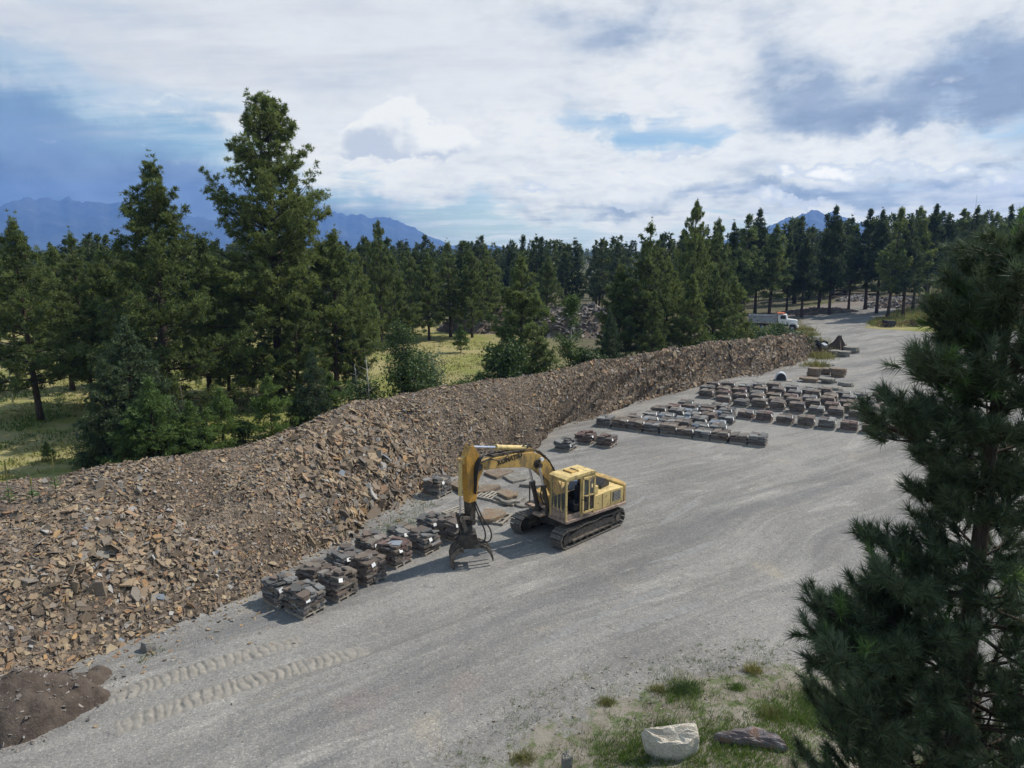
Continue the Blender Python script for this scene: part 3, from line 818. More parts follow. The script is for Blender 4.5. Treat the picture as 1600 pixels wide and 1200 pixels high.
TMm, t, b = mat('tracked_dust')
pos = worldco(t)
c = t.mix(t.ss(t.noise(pos, 5, 5, .65), .35, .65), (.225, .205, .176), (.300, .276, .238))
t.put(b.inputs['Base Color'], c); bump(t, b, t.noise(pos, 30, 4, .7), .6, .03)
def tread(pxs, width, pitch, amp, seed, lift=.0, thr=.36):
    if amp > .06: thr = .12
    pts = np.array([at(*p) for p in pxs]); sg = np.r_[0, np.cumsum(np.linalg.norm(np.diff(pts, axis=0), axis=1))]
    n = int(sg[-1] / .035); u = np.linspace(0, sg[-1], n); m = 15; vv = np.linspace(-1, 1, m)
    cx = np.interp(u, sg, pts[:, 0]); cy = np.interp(u, sg, pts[:, 1])
    ker = np.ones(41) / 41; cx = np.convolve(np.pad(cx, 20, 'edge'), ker, 'valid'); cy = np.convolve(np.pad(cy, 20, 'edge'), ker, 'valid')
    tx = np.gradient(cx); ty = np.gradient(cy); l = np.hypot(tx, ty); tx /= l; ty /= l
    U, V = np.meshgrid(u, vv, indexing='ij')
    wob = (fbm(U * 1.7, V * .9 + 4, 3, seed) - .5) * .34
    x = cx[:, None] - ty[:, None] * V * width / 2; y = cy[:, None] + tx[:, None] * V * width / 2
    ph = (U + wob + .07 * V * V) / pitch
    ridge = np.abs((ph % 1) - .5) * 2
    ridge = (np.clip((ridge - .12) / .3, 0, 1) + .35 * fbm(ph * 2.1, V * 3, 2, seed + 6)) * (.45 + .9 * fbm(ph * .9, V * 1.6, 3, seed + 5))
    envl = fbm(U * .55, V * .9 + 2, 4, seed + 3)
    e = np.clip((envl - thr) * 3 + (.45 if amp > .06 else 0), 0, 1) * (.55 + .45 * fbm(x * 3, y * 3, 2, seed + 8)) * np.clip(1.25 - V ** 4 * 1.25, 0, 1) * np.clip(u / 1.2, 0, 1)[:, None] * np.clip((sg[-1] - u) / 2.0, 0, 1)[:, None]
    z = gh(x, y) + ridge * amp * e - .012 + e * .014 + lift - .03 * (1 - np.clip(e * 4, 0, 1)) + (fbm(x * 6, y * 6, 2, seed) - .5) * .02
    i5, j5 = np.meshgrid(np.arange(n - 1), np.arange(m - 1), indexing='ij'); q = (i5 * m + j5).ravel()
    return np.stack([x, y, z], -1).reshape(-1, 3), np.stack([q, q + m, q + m + 1, q + 1], -1)[:, ::-1]
tv, tf, base = [], [], 0
GTM, t, b = mat('tracked_gravel')
pos = worldco(t)
c = t.mix(t.ss(t.noise(pos, 5, 5, .65), .35, .65), (.205, .200, .19), (.262, .254, .238))
t.put(b.inputs['Base Color'], c); bump(t, b, t.noise(pos, 30, 4, .7), .6, .03)
grp_ = []
for args in [([(140, 1102), (230, 1072), (310, 1046), (400, 1020), (500, 992)], .80, .24, .062, 3), ([(150, 1150), (240, 1118), (340, 1082), (440, 1052), (600, 1008)], .80, .24, .062, 9),
             ([(520, 992), (600, 958), (680, 920)], .5, .22, .03, 15), ([(330, 1122), (480, 1076), (620, 1030), (700, 1004)], .55, .23, .03, 33),
             ([(880, 872), (960, 850), (1060, 800), (1110, 770)], .5, .2, .028, 21), ([(950, 905), (1060, 868), (1150, 830)], .5, .21, .02, 26), ([(960, 800), (1010, 776), (1030, 756)], .5, .2, .04, 27),
             ([(930, 1000), (1040, 965), (1130, 930)], .5, .22, .02, 51), ([(700, 1075), (830, 1010), (960, 955), (1080, 905)], .5, .22, .018, 61)]:
    grp_.append(tread(*args))
for part_, m_ in ((grp_[:2], TMm), (grp_[2:], GTM)):
    tv, tf, base = [], [], 0
    for v, f in part_: tv.append(v); tf.append(f + base); base += len(v)
    tag(link('tread_marks', new_mesh('tread_marks', np.concatenate(tv), np.concatenate(tf), [m_], True)), kind='structure')
# wind-blown pale dust patches are part of the gravel; a few puddle-dry clods lie near the pallets

# ------------------------------------------------------------------ flagstone pallets
def zg(x, y): return float(gh(x, y))
def flag_poly(n, rg):
    # four-sided slab with broken corners and knocked edges, so that slabs fill the stack
    c = np.array([(-.5, -.5), (.05, -.5), (.5, -.5), (.5, .05), (.5, .5), (-.05, .5), (-.5, .5), (-.5, 0)])
    c = c + rg.uniform(-.07, .07, c.shape)
    k = rg.integers(0, 4) * 2; c[k] = c[k] * rg.uniform(.62, .85)
    keep = [i for i in range(8) if i % 2 == 0 or rg.uniform() < (n - 4) / 4 + .1]
    return c[keep]
def flag_mesh(name, m, rg, n=7):
    p = flag_poly(n, rg); n = len(p); q = p * rg.uniform(.90, .99) + rg.uniform(-.02, .02, 2)
    v = [(x, y, 0) for x, y in p] + [(x, y, 1 + rg.uniform(-.12, .12)) for x, y in q]
    f = [(i, (i + 1) % n, (i + 1) % n + n, i + n) for i in range(n)] + [tuple(range(n))[::-1], tuple(range(n, 2 * n))]
    me = bpy.data.meshes.new(name); me.from_pydata(v, [], f); me.materials.append(m); me.update(); return me
FK = {k: [flag_mesh('flagstone', M[k], rng) for _ in range(7)] for k in ('flag', 'flag_red', 'flag_grey', 'flag_blue', 'flag_mix')}
def pallet_meshes(sx, sy):
    brd = MB().box((0, 0, 0), (.10, sy, .02)).mesh('board', M['wood'])
    run = MB().box((0, 0, 0), (sx, .09, .09)).mesh('runner', M['wood'])
    return brd, run
PB, PR = pallet_meshes(1.05, 1.2)
def put_pallet(root, sx=1.05, sy=1.2, z=0.0, fine=True):
    pl = link('pallet', None, root, (0, 0, z)); pl.empty_display_size = .2
    for i in range(6): link('board', PB, pl, (-sx / 2 + .06 + i * (sx - .12) / 5, 0, .12), (0, 0, random.uniform(-.02, .02)), (1.2, sy / 1.2, 1))
    for k in (-1, 0, 1): link('runner', PR, pl, (0, k * (sy / 2 - .06), .065), (0, 0, 0), (sx / 1.05, 1, 1))
    return pl
def layer_cells(sx, sy, k):
    """four or five slabs that fill one course"""
    a = random.uniform(.40, .60); b1 = random.uniform(.38, .62); b2 = random.uniform(.38, .62)
    if k % 2: return [(-sx / 2, -sy / 2, sx * a, sy * b1), (-sx / 2, -sy / 2 + sy * b1, sx * a, sy * (1 - b1)), (-sx / 2 + sx * a, -sy / 2, sx * (1 - a), sy * b2), (-sx / 2 + sx * a, -sy / 2 + sy * b2, sx * (1 - a), sy * (1 - b2))]
    return [(-sx / 2, -sy / 2, sx * b1, sy * a), (-sx / 2 + sx * b1, -sy / 2, sx * (1 - b1), sy * a), (-sx / 2, -sy / 2 + sy * a, sx * b2, sy * (1 - a)), (-sx / 2 + sx * b2, -sy / 2 + sy * a, sx * (1 - b2), sy * (1 - a))]
def ring_cells(sx, sy, k):
    """a course of smaller blocks laid round the edge (the heart of a closed stack does not show)"""
    o = (k % 2) * .12 - .06; a = [-.5, -.17 + o, .17 + o, .5]; b_ = [-.5, -.16 - o, .18 - o, .5]; out = []
    for i in range(3):
        for j in range(3):
            if i == 1 and j == 1 and k < 7: continue
            out.append((a[i] * sx, b_[j] * sy, (a[i + 1] - a[i]) * sx, (b_[j + 1] - b_[j]) * sy))
    return out
TAGM = MB().box((0, 0, 0), (.012, .17, .14)).mesh('paper_tag', M['tag'])
def flag_stack(x, y, rz, kinds, h, label, rough=.35, tagged=True, sx=1.05, sy=1.2, courses=None, group='near pallets of stacked flagstone by the excavator', chunky=True):
    root = empty('flagstone_pallet', (x, y, zg(x, y) - .015), rz, label, 'stone pallet', group)
    put_pallet(root, sx, sy)
    n = courses or 9; th = (h - .13) / n; z = .13
    for k in range(n):
        for (x0, y0, w_, d_) in (ring_cells if chunky else layer_cells)(sx * random.uniform(.93, 1.03), sy * random.uniform(.93, 1.03), k):
            j = .03 if k < n - 2 else .05
            top = k >= n - 1
            o = link('flagstone', random.choice(FK[random.choice(kinds)]), root,
                     (x0 + w_ / 2 + random.uniform(-j, j), y0 + d_ / 2 + random.uniform(-j, j), z + (random.uniform(0, .03) if top else 0)),
                     (random.uniform(-.02, .02) + (random.gauss(0, .10) if top else 0), (random.gauss(0, .13) if top else random.uniform(-.02, .02)), random.choice((0, 1.5708, 3.1416, 4.712)) + random.uniform(-.10, .10)),
                     (1, 1, 1))
            sw = abs(math.sin(o.rotation_euler.z)) > .7
            o.scale = ((d_ if sw else w_) * random.uniform(.94, 1.08), (w_ if sw else d_) * random.uniform(.94, 1.08), th * random.uniform(.72, .98))
        z += th
    for _ in range(random.randint(1, 4)):
        if random.random() < rough + .4:
            link('flagstone', random.choice(FK[random.choice(kinds)]), root, (random.uniform(-.3, .3), random.uniform(-.3, .3), z + .02), (random.gauss(0, .12), random.gauss(0, .12), random.uniform(0, 6)),
                 (random.uniform(.28, .5), random.uniform(.24, .42), th * .95))
    if tagged:
        link('paper_tag', TAGM, root, (sx / 2 + .035, -sy * .28 + random.uniform(-.1, .1), h - random.uniform(.08, .2)), (random.uniform(-.3, .3), random.uniform(-.5, -.1), 0))
    return root
# yaw: local +X looks along the lit side (to the lower right of the photograph), local +Y runs up the row
A_UP = np.array([.597, .802]); B_L = np.array([-.802, .597])
YAW = math.atan2(-B_L[1], -B_L[0])      # local +X = -B_L
fronts = [(472, 971), (526, 945), (573, 919), (617, 892), (664, 871), (711, 851)]
specs = [  # (kinds, height, label) front then back of each pair
    (('flag_grey', 'flag_mix'), .80, 'dark grey slab stack at the near end, front one of its pair'), (('flag_grey', 'flag'), .78, 'grey rounded slab stack at the near end, against the rubble foot'),
    (('flag_mix', 'flag'), .86, 'tall brown slab stack in the front row, second pallet from the near end'), (('flag_mix', 'flag'), .72, 'dark brown slab stack in the back row, second pallet from the near end'),
    (('flag', 'flag_mix'), .84, 'brown slab stack with blunt heaped top, third in the front row'), (('flag_grey', 'flag_mix'), .74, 'grey slab stack tucked behind the third front pallet'),
    (('flag_mix', 'flag', 'flag_red'), .84, 'brown slab stack with one bluish slab on top, fourth in the front row'), (('flag', 'flag_mix'), .76, 'tan topped slab stack behind the bluish topped pallet'),
    (('flag_mix', 'flag_grey'), .76, 'flat topped slab stack in the front row, next but one to the grapple'), (('flag_grey', 'flag'), .66, 'low grey slab stack behind the flat topped one'),
    (('flag', 'flag_mix'), .84, 'brown slab stack half hidden behind the excavator grapple'), (('flag_grey', 'flag_mix'), .66, 'low stack of thin grey slabs, far end of the back row near the weeds')]
for i, fr in enumerate(fronts):
    p = np.array(at(*fr))
    for j in range(2):
        kinds, h, lab = specs[i * 2 + j]
        c = p + A_UP * .52 + B_L * (.52 + j * 1.24 + random.uniform(-.04, .04)) + A_UP * (j * -.05)
        s_ = flag_stack(c[0], c[1], YAW + random.uniform(-.07, .07), kinds, h + .06, lab, sx=1.0, sy=.95, chunky=(i < 4))
        if i == 3 and j == 0:
            link('flagstone', FK['flag_blue'][1], s_, (.15, -.1, h + .03), (.05, -.05, .4), (.55, .42, .06))
p = np.array(at(690, 776)); c = p + A_UP * .2 + B_L * .45
flag_stack(c[0], c[1], YAW + .1, ('flag_grey', 'flag_mix'), .86, 'lone dark slab stack at the foot of the rubble bank left of the big slabs', sx=1.0, sy=1.15)
# three small stacks between the excavator and the long rows
p = at(884, 704); flag_stack(p[0], p[1] + .3, R(-30), ('flag_grey',), .58, 'small uneven stack with pale slabs on top, alone beside the rubble', courses=6, chunky=False, group='three small stacks ahead of the far rows')
p = at(917, 694); flag_stack(p[0], p[1] + .4, R(-30), ('flag_red', 'flag_mix'), .66, 'dark stack with red slabs, left one of the close pair', courses=8, chunky=False, group='three small stacks ahead of the far rows')
p = at(949, 699); flag_stack(p[0], p[1] + .4, R(-30), ('flag_red', 'flag_mix'), .64, 'dark stack with red slabs, right one of the close pair', courses=8, chunky=False, group='three small stacks ahead of the far rows')

# far rows: each pallet its own thing, its small slabs joined
def joined_stack(kinds, h, n=8, sx=1.05, sy=1.15):
    mb = MB(); z = .13; th = (h - .13) / n; mats_ = [M[k] for k in kinds]
    for k in range(n):
        for (x0, y0, w_, d_) in layer_cells(sx * random.uniform(.93, 1.03), sy * random.uniform(.93, 1.03), k):
            pp_ = flag_poly(6, rng); q_ = pp_ * .95; m6 = len(pp_); top = k == n - 1
            cx_, cy_ = x0 + w_ / 2 + random.uniform(-.018, .018), y0 + d_ / 2 + random.uniform(-.018, .018)
            zz = th * random.uniform(.7, .98); ti = (random.gauss(0, .035), random.gauss(0, .035)) if top else (0, 0)
            v = [(cx_ + a * w_ * 1.03, cy_ + c_ * d_ * 1.03, z + a * ti[0] + c_ * ti[1]) for a, c_ in pp_] + [(cx_ + a * w_ * 1.03, cy_ + c_ * d_ * 1.03, z + zz + a * ti[0] + c_ * ti[1]) for a, c_ in q_]
            f = [(i, (i + 1) % m6, (i + 1) % m6 + m6, i + m6) for i in range(m6)] + [tuple(range(m6))[::-1], tuple(range(m6, 2 * m6))]
            mb.add(v, f, random.randrange(len(mats_)))
        z += th
    return mb.mesh('stacked_flagstones', mats_)
def far_pallet_mesh(sx=1.05, sy=1.2):
    mb = MB()
    for i in range(6): mb.box((-sx / 2 + .06 + i * (sx - .12) / 5, 0, .12), (.11, sy, .02))
    for k in (-1, 0, 1): mb.box((0, k * (sy / 2 - .06), .062), (sx, .09, .09))
    return mb.mesh('pallet', M['wood'])
FPAL = far_pallet_mesh()
VAR = {'brown': [joined_stack(('flag', 'flag_mix'), h) for h in (.74, .80, .68)], 'red': [joined_stack(('flag_red', 'flag_mix'), h) for h in (.66, .74)],
       'grey': [joined_stack(('flag_grey', 'flag_mix'), h) for h in (.62, .72)], 'bluish': [joined_stack(('flag_blue', 'flag_grey'), h) for h in (.5, .58)]}
TAGF = MB().box((0, 0, 0), (.012, .22, .2)).mesh('paper_tag', M['tag'])
ORD = ['first', 'second', 'third', 'fourth', 'fifth', 'sixth', 'seventh', 'eighth', 'ninth', 'tenth', 'eleventh', 'twelfth', 'thirteenth']
def far_row(O, u, n, du, count, colours, block, row, nrows_name):
    for k in range(count):
        cname = colours[k % len(colours)] if not isinstance(colours, str) else colours
        q = np.array(O) + u * (k * du + random.uniform(-.05, .05)) + n * random.uniform(-.06, .06)
        ang = math.atan2(u[1], u[0]) + random.uniform(-.05, .05)
        lab = f'{cname} flagstone pallet, {ORD[k]} from the rubble end {nrows_name} row of the {block} block'
        root = empty('flagstone_pallet', (q[0], q[1], zg(*q) - .01), ang, lab, 'stone pallet', f'pallets of flagstone in the {block} block of rows')
        link('pallet', FPAL, root)
        st_ = link('stacked_flagstones', random.choice(VAR[cname]), root, (0, 0, 0), (0, 0, 0), (1, 1, random.uniform(.80, .98))); st_['kind'] = 'stuff'
        if random.random() < .75: link('paper_tag', TAGF, root, (.57, random.uniform(-.45, -.2), random.uniform(.45, .62)), (random.uniform(-.2, .2), random.uniform(-.5, -.1), 0))
uA = np.array([.883, -.469]); nA = np.array([.469, .883]); OA = np.array(at(942, 668)) + nA * .6
rowsA = [(0, 0.0, 10, 1.135, ['grey', 'brown', 'brown']), (1, 1.55, 6, 1.17, ['brown', 'bluish', 'grey']), (2, 2.2, 5, 1.2, ['grey', 'bluish', 'bluish']), (3, 2.5, 5, 1.2, ['brown', 'grey', 'bluish']),
         (4, 3.1, 4, 1.25, ['red', 'bluish']), (5, 3.6, 3, 1.3, ['grey', 'bluish'])]
for r_, st_u, cnt, du, cols in rowsA:
    far_row(OA + nA * (r_ * 1.62) + uA * st_u, uA, nA, du, cnt, cols, 'nearer', r_, ['front', 'second', 'third', 'fourth', 'fifth', 'back'][r_])
uB = np.array([.857, -.515]); nB = np.array([.515, .857]); OB = np.array(at(1075, 645)) + nB * .6
rowsB = [(0, 0, 12, ['brown', 'brown', 'grey', 'red', 'red']), (4.1, 1.5, 12, ['brown', 'grey', 'brown', 'brown']), (6.1, -.4, 13, ['brown', 'red', 'brown']), (8.0, -.9, 12, ['grey', 'brown', 'red']),
         (9.8, -.9, 12, ['brown', 'brown', 'grey']), (11.5, 2.6, 9, ['grey', 'brown', 'grey'])]
for i, (dn, st_u, cnt, cols) in enumerate(rowsB):
    far_row(OB + nB * dn + uB * st_u, uB, nB, 1.38, cnt, cols, 'farther', i, ['front', 'second', 'third', 'fourth', 'fifth', 'back'][i])

# ------------------------------------------------------------------ big single slabs
def big_slab(name, quad, th, m, label, z0=.0, cat='stone slab', group='big stone slabs behind the excavator arm', tilt=(0, 0)):
    """quad: outline in photo pixels of the slab's top"""
    g = [np.array(at(a, b_, z0 + th)) for a, b_ in quad]
    pts = []
    for i in range(len(g)):
        a, b_ = g[i], g[(i + 1) % len(g)]
        for f in (0, .33, .66):
            q_ = a + (b_ - a) * f; nrm = np.array([b_[1] - a[1], a[0] - b_[0]]); nrm /= np.linalg.norm(nrm) + 1e-9
            pts.append(q_ + nrm * random.uniform(-.05, .05))
    c = sum(pts) / len(pts); n = len(pts)
    v = [(p[0] - c[0], p[1] - c[1], 0) for p in pts]
    v += [((p[0] - c[0]) * .995 + random.uniform(-.02, .02), (p[1] - c[1]) * .995, th * .55) for p in pts]
    v += [((p[0] - c[0]) * .965, (p[1] - c[1]) * .965, th + random.uniform(-.012, .012)) for p in pts]
    f = []
    for L in range(2):
        for i in range(n): f.append((L * n + i, L * n + (i + 1) % n, (L + 1) * n + (i + 1) % n, (L + 1) * n + i))
    f += [tuple(range(n))[::-1]]
    v.append((0, 0, th)); 
    for i in range(n): f.append((2 * n + i, 2 * n + (i + 1) % n, 3 * n))
    A = sum(v[i][0] * v[(i + 1) % n][1] - v[(i + 1) % n][0] * v[i][1] for i in range(n))
    if A < 0: f = [q_[::-1] for q_ in f]
    me = bpy.data.meshes.new(name); me.from_pydata(v, [], f); me.materials.append(m); me.update()
    o = link(name, me, None, (c[0], c[1], zg(*c) + z0 - .01), (tilt[0], tilt[1], 0))
    return tag(o, label, cat, group)
def bare_pallet(px, rz, label, sx=1.15, sy=1.1, dz=0):
    x, y = at(*px)
    root = empty('wooden_pallet', (x, y, zg(x, y) - .01 + dz), rz, label, 'pallet', 'weathered wooden pallets among the slabs')
    for i in range(6): link('board', PB, root, (-sx / 2 + .06 + i * (sx - .12) / 5, 0, .12), (0, 0, random.uniform(-.03, .03)), (1.1, sy / 1.2, 1))
    for k in (-1, 0, 1): link('runner', PR, root, (0, k * (sy / 2 - .06), .065), (0, 0, 0), (sx / 1.05, 1, 1))
    return root
SLABS = [
    ([(701, 754), (716, 747), (742, 749), (740, 761), (720, 765)], .22, 'slab_brown', 'thick tan slab left of the excavator arm'),
    ([(756, 737), (772, 730), (802, 733), (800, 737), (775, 745)], .14, 'slab_brown', 'dark edged brown slab beneath the lettered part of the boom'),
    ([(784, 743), (806, 736), (832, 742), (831, 745), (801, 752)], .10, 'slab_grey', 'flat pale grey slab beneath the boom bend'),
    ([(812, 756), (826, 747), (846, 749), (848, 757), (838, 758)], .14, 'slab_grey', 'grey slab between the boom bend and the cab'),
    ([(748, 757), (780, 755), (784, 759), (758, 768), (746, 768)], .15, 'slab_brown', 'brown slab just right of the excavator arm'),
    ([(748, 804), (756, 795), (786, 795), (792, 801), (771, 811), (752, 812)], .13, 'slab_rust', 'broad tan slab on pallet timbers right of the grapple'),
    ([(776, 768), (786, 763), (810, 767), (807, 773), (792, 776)], .12, 'slab_rust', 'rust stained slab propped on darker slabs'),
    ([(834, 784), (846, 778), (862, 782), (862, 794), (846, 796)], .16, 'slab_brown', 'tan slab beside the far track behind the handrail'),
]
for q_, th, mk, lab in SLABS:
    z0 = .14 if 'pallet timbers' in lab else (.26 if 'propped' in lab else .03)
    big_slab('stone_slab', q_, th, M[mk], lab, z0)
for q_, lab in (([(772, 776), (786, 768), (822, 774), (812, 782), (792, 785)], 'dark slab under the rust stained one'), ([(800, 784), (815, 776), (838, 781), (836, 789), (815, 791)], 'grey slab lying in the shadow of the boom')):
    big_slab('stone_slab', q_, .12 if 'under' in lab else .1, M['slab_grey'], lab, .11 if 'under' in lab else .02)
bare_pallet((766, 776), YAW + .15, 'weathered pallet sticking out beside the rust stained slab')
bare_pallet((716, 803), YAW - .1, 'weathered pallet with pale boards left of the arm')
bare_pallet((772, 811), YAW + .25, 'pallet timbers under the broad tan slab', 1.4, 1.3)
bare_pallet((795, 783), YAW + .1, 'low pallet under the dark slab stack in front of the boom shadow')
# slabs and short stacks at the far end of the bank
FARSL = [((1266, 597), 1.9, .45, 'slab_brown', 'long tan slab beside the grey wrapped bundle'), ((1293, 598), 1.7, .5, 'slab_grey', 'flat grey slab in the middle of the far slab group'),
         ((1301, 608), 2.0, .3, 'slab_grey', 'pale slab nearest the yard in the far slab group'), ((1322, 603), 1.5, .35, 'slab_grey', 'pale slab at the yard end of the far slab group'),
         ((1290, 585), 1.2, .7, 'slab_brown', 'stubby two layer slab block in the far slab group'), ((1270, 588), 1.5, .9, 'slab_brown', 'tallest stubby slab block in the far slab group'),
         ((1309, 589), 1.7, .9, 'slab_brown', 'squared brown block with upright sides'), ((1292, 571), 1.6, .3, 'slab_grey', 'thin slab lying just behind the squared block'),
         ((1318, 557), 1.8, .7, 'slab_grey', 'grey slab heap beside the upturned stump'), ((1331, 551), 2.2, .8, 'slab_grey', 'outermost grey slab heap right of the stump'),
         ((1303, 553), 2.0, .5, 'slab_grey', 'weathered slab in front of the upturned stump'), ((1268, 606), 1.3, .2, 'slab_grey', 'thin slab lying on gravel near the wrapped bundle')]
def rock(name, x, y, sx, sy, h, m, label, cat='boulder', seed=0, rz=0, flat=False, group=None, z0=0.0, res=2):
    bpy_r = np.random.default_rng(seed)
    n, lay = 10, 3 if flat else 5
    v = []; f = []
    rad = bpy_r.uniform(.78, 1.1, n)
    for L in range(lay):
        tz = L / (lay - 1); s_ = 1 - (.10 if flat else .32) * tz ** 2 - (.0 if flat else .0) + (.06 * math.sin(tz * 3))
        for k in range(n):
            a = 2 * math.pi * k / n
            v.append((math.cos(a) * rad[k] * s_ * sx / 2 * (1 + bpy_r.uniform(-.05, .05)), math.sin(a) * rad[k] * s_ * sy / 2 * (1 + bpy_r.uniform(-.05, .05)), h * tz + (bpy_r.uniform(-.08, .08) * h if 0 < L else 0)))
    for L in range(lay - 1):
        for k in range(n): f.append((L * n + k, L * n + (k + 1) % n, (L + 1) * n + (k + 1) % n, (L + 1) * n + k))
    v.append((0, 0, h * 1.02))
    for k in range(n): f.append(((lay - 1) * n + k, (lay - 1) * n + (k + 1) % n, len(v) - 1))
    f.append(tuple(range(n))[::-1])
    me = bpy.data.meshes.new(name); me.from_pydata(v, [], f); me.materials.append(m); me.update()
    o = link(name, me, None, (x, y, zg(x, y) - .03 + z0), (0, 0, rz))
    return tag(o, label, cat, group)
for i, (px, s_, h, mk, lab) in enumerate(FARSL):
    x, y = at(*px)
    if h < .4: rock('stone_slab', x, y, s_, s_ * .75, h, M[mk], lab, 'stone slab', 100 + i, R(-28 + i * 7), True, 'slabs set down at the far end of the bank')
    else:
        root = empty('slab_stack', (x, y, zg(x, y) - .02), R(-28 + i * 5), lab, 'slab stack', 'slabs set down at the far end of the bank')
        nl = max(2, int(h / .22)); zz = 0
        for k in range(nl):
            r2 = np.random.default_rng(900 + i * 10 + k); n = 7
            a = np.arange(n) / n * 6.283 + r2.uniform(-.2, .2, n); rr_ = r2.uniform(.85, 1.08, n) * s_ / 2 * (1.0 if k else .85)
            th = h / nl * .86
            MB().slab([(math.cos(q_) * w_, math.sin(q_) * w_ * .78) for q_, w_ in zip(a, rr_)], 0, th).build('slab', M[mk], root, (r2.uniform(-.12, .12), r2.uniform(-.1, .1), zz), (r2.uniform(-.03, .03), 0, r2.uniform(-.2, .2)))
            zz += h / nl
# grey wrapped bundle on a board
x, y = at(1220, 594)
root = empty('wrapped_bundle', (x, y, zg(x, y)), R(-20), 'rounded grey wrapped bundle standing on a flat board near the far rows', 'bundle')
prof = [(math.cos(a) * .85, .1 + math.sin(a) * 1.15) for a in np.linspace(0, math.pi, 11)]
MB().prism(prof, -.5, .5).build('wrap', M['tarp'], root, bevel=.06)
MB().prism([(x_ * .86, .12 + (z_ - .1) * .86) for x_, z_ in prof], -.53, -.505).build('dark_end', M['black'], root)
MB().box((0, 0, .05), (3.2, 1.3, .07)).build('base_board', M['wood'], root)
root.scale = (.62, .8, .64)

# ------------------------------------------------------------------ excavator
cx0, cy0 = 2.50, 28.95
ex = empty('excavator', (cx0, cy0, zg(cx0, cy0) - .02), R(-140), 'yellow tracked excavator with caged cab and a dark grapple resting on the gravel', 'excavator')
SHOE = MB().box((0, 0, 0), (.185, .62, .035)).box((.05, 0, .035), (.03, .62, .045)).box((-.04, 0, .028), (.02, .62, .03)).mesh('track_shoe', M['shoe'])
def track(side):
    yc = side * 1.17
    rt = R(5)
    m = Matrix.Rotation(rt, 4, 'Z')
    tr = link('track', None, ex); tr.rotation_euler = (0, 0, rt); tr.location = (.0, 0, 0)
    a, r, zc = 1.78, .37, .43
    # shoe path
    L = 4 * a + 2 * math.pi * r; n = 44
    for i in range(n):
        s_ = L * i / n
        if s_ < 2 * a: x, z, an = -a + s_, zc - r, math.pi
        elif s_ < 2 * a + math.pi * r:
            q_ = (s_ - 2 * a) / r; x, z, an = a + math.sin(q_) * r, zc - math.cos(q_) * r, math.pi - q_
        elif s_ < 4 * a + math.pi * r:
            d_ = s_ - 2 * a - math.pi * r; x, z, an = a - d_, zc + r - .05 * math.sin(d_ / (2 * a) * math.pi * 3) ** 2, 0
        else:
            q_ = (s_ - 4 * a - math.pi * r) / r; x, z, an = -a - math.sin(q_) * r, zc + math.cos(q_) * r, -q_
        link('track_shoe', SHOE, tr, (x, yc, z), (0, an, 0))
    fr = MB()
    fr.prism([(-1.55, .20), (1.55, .20), (1.62, .32), (1.5, .50), (.9, .62), (-.9, .62), (-1.5, .50), (-1.62, .32)], yc - .20, yc + .20)
    fr.prism([(-1.4, .22), (1.4, .22), (1.4, .30), (-1.4, .30)], yc - .27, yc + .27)
    fr.build('track_frame', M['worn_steel'], tr, bevel=.012)
    for xx, nm, rr_ in ((-a, 'drive_sprocket', .33), (a, 'idler_wheel', .33)):
        MB().cyl((xx, yc - .16, zc), (xx, yc + .16, zc), rr_, 22).cyl((xx, yc - .25, zc), (xx, yc + .25, zc), .19, 16).build(nm, M['dark_metal'] if nm[0] == 'i' else M['worn_steel'], tr)
    for k in range(7):
        xx = -1.25 + k * .42
        MB().cyl((xx, yc - .24, .20), (xx, yc + .24, .20), .10, 12).build('track_roller', M['dark_metal'], tr)
    for xx in (-.6, .6): MB().cyl((xx, yc - .15, .68), (xx, yc + .15, .68), .08, 10).build('carrier_roller', M['dark_metal'], tr)
track(1); track(-1)
MB().prism([(-1.0, .40), (1.0, .40), (.8, .80), (-.8, .80)], -1.0, 1.0).box((0, 0, .55), (1.5, 2.0, .3)).build('undercarriage', M['grime'], ex, rot=(0, 0, R(5)))
MB().cyl((0, 0, .78), (0, 0, 1.06), .62, 28).build('turntable', M['dark_metal'], ex)
deck = MB()
deck.slab([(-2.15, -1.25), (-2.25, -.8), (-2.25, .8), (-2.1, 1.5), (1.62, 1.5), (1.62, .42), (1.3, .35), (1.3, -.45), (1.45, -.5), (1.45, -1.3), (.8, -1.38)], 1.05, 1.17)
deck.build('main_deck', M['deckrust'], ex, bevel=.015)
# cab
cab = link('cab', None, ex)
cx_0, cx_1, cy_0, cy_1, cz0, cz1 = -.05, 1.58, .52, 1.44, 1.175, 2.93
base = MB().box(((cx_0 + cx_1) / 2, (cy_0 + cy_1) / 2, cz0 + .03), (cx_1 - cx_0, cy_1 - cy_0, .06))
base.box((cx_1 - .02, (cy_0 + cy_1) / 2, cz0 + .24), (.04, cy_1 - cy_0, .42)).box((1.15, cy_1 - .02, cz0 + .12), (.84, .035, .22))
base.build('cab_base', M['deckrust'], cab)
sk = MB().box((.33, cy_1 - .02, cz0 + .42), (.72, .03, .80)).box((cx_0, (cy_0 + cy_1) / 2, cz0 + .55), (.035, cy_1 - cy_0, 1.05)).box((.33, cy_1 - .045, cz0 + .42), (.7, .01, .8), None, 1).box((.77, cy_0 + .02, cz0 + .42), (1.6, .03, .8)).box((.77, cy_0 + .042, cz0 + .42), (1.56, .012, .8), None, 1).box((cx_0 + .025, (cy_0 + cy_1) / 2, cz0 + .55), (.012, .8, 1.0), None, 1)
sk.build('cab_side', [M['yellow_pale'], M['dark_metal']], cab)
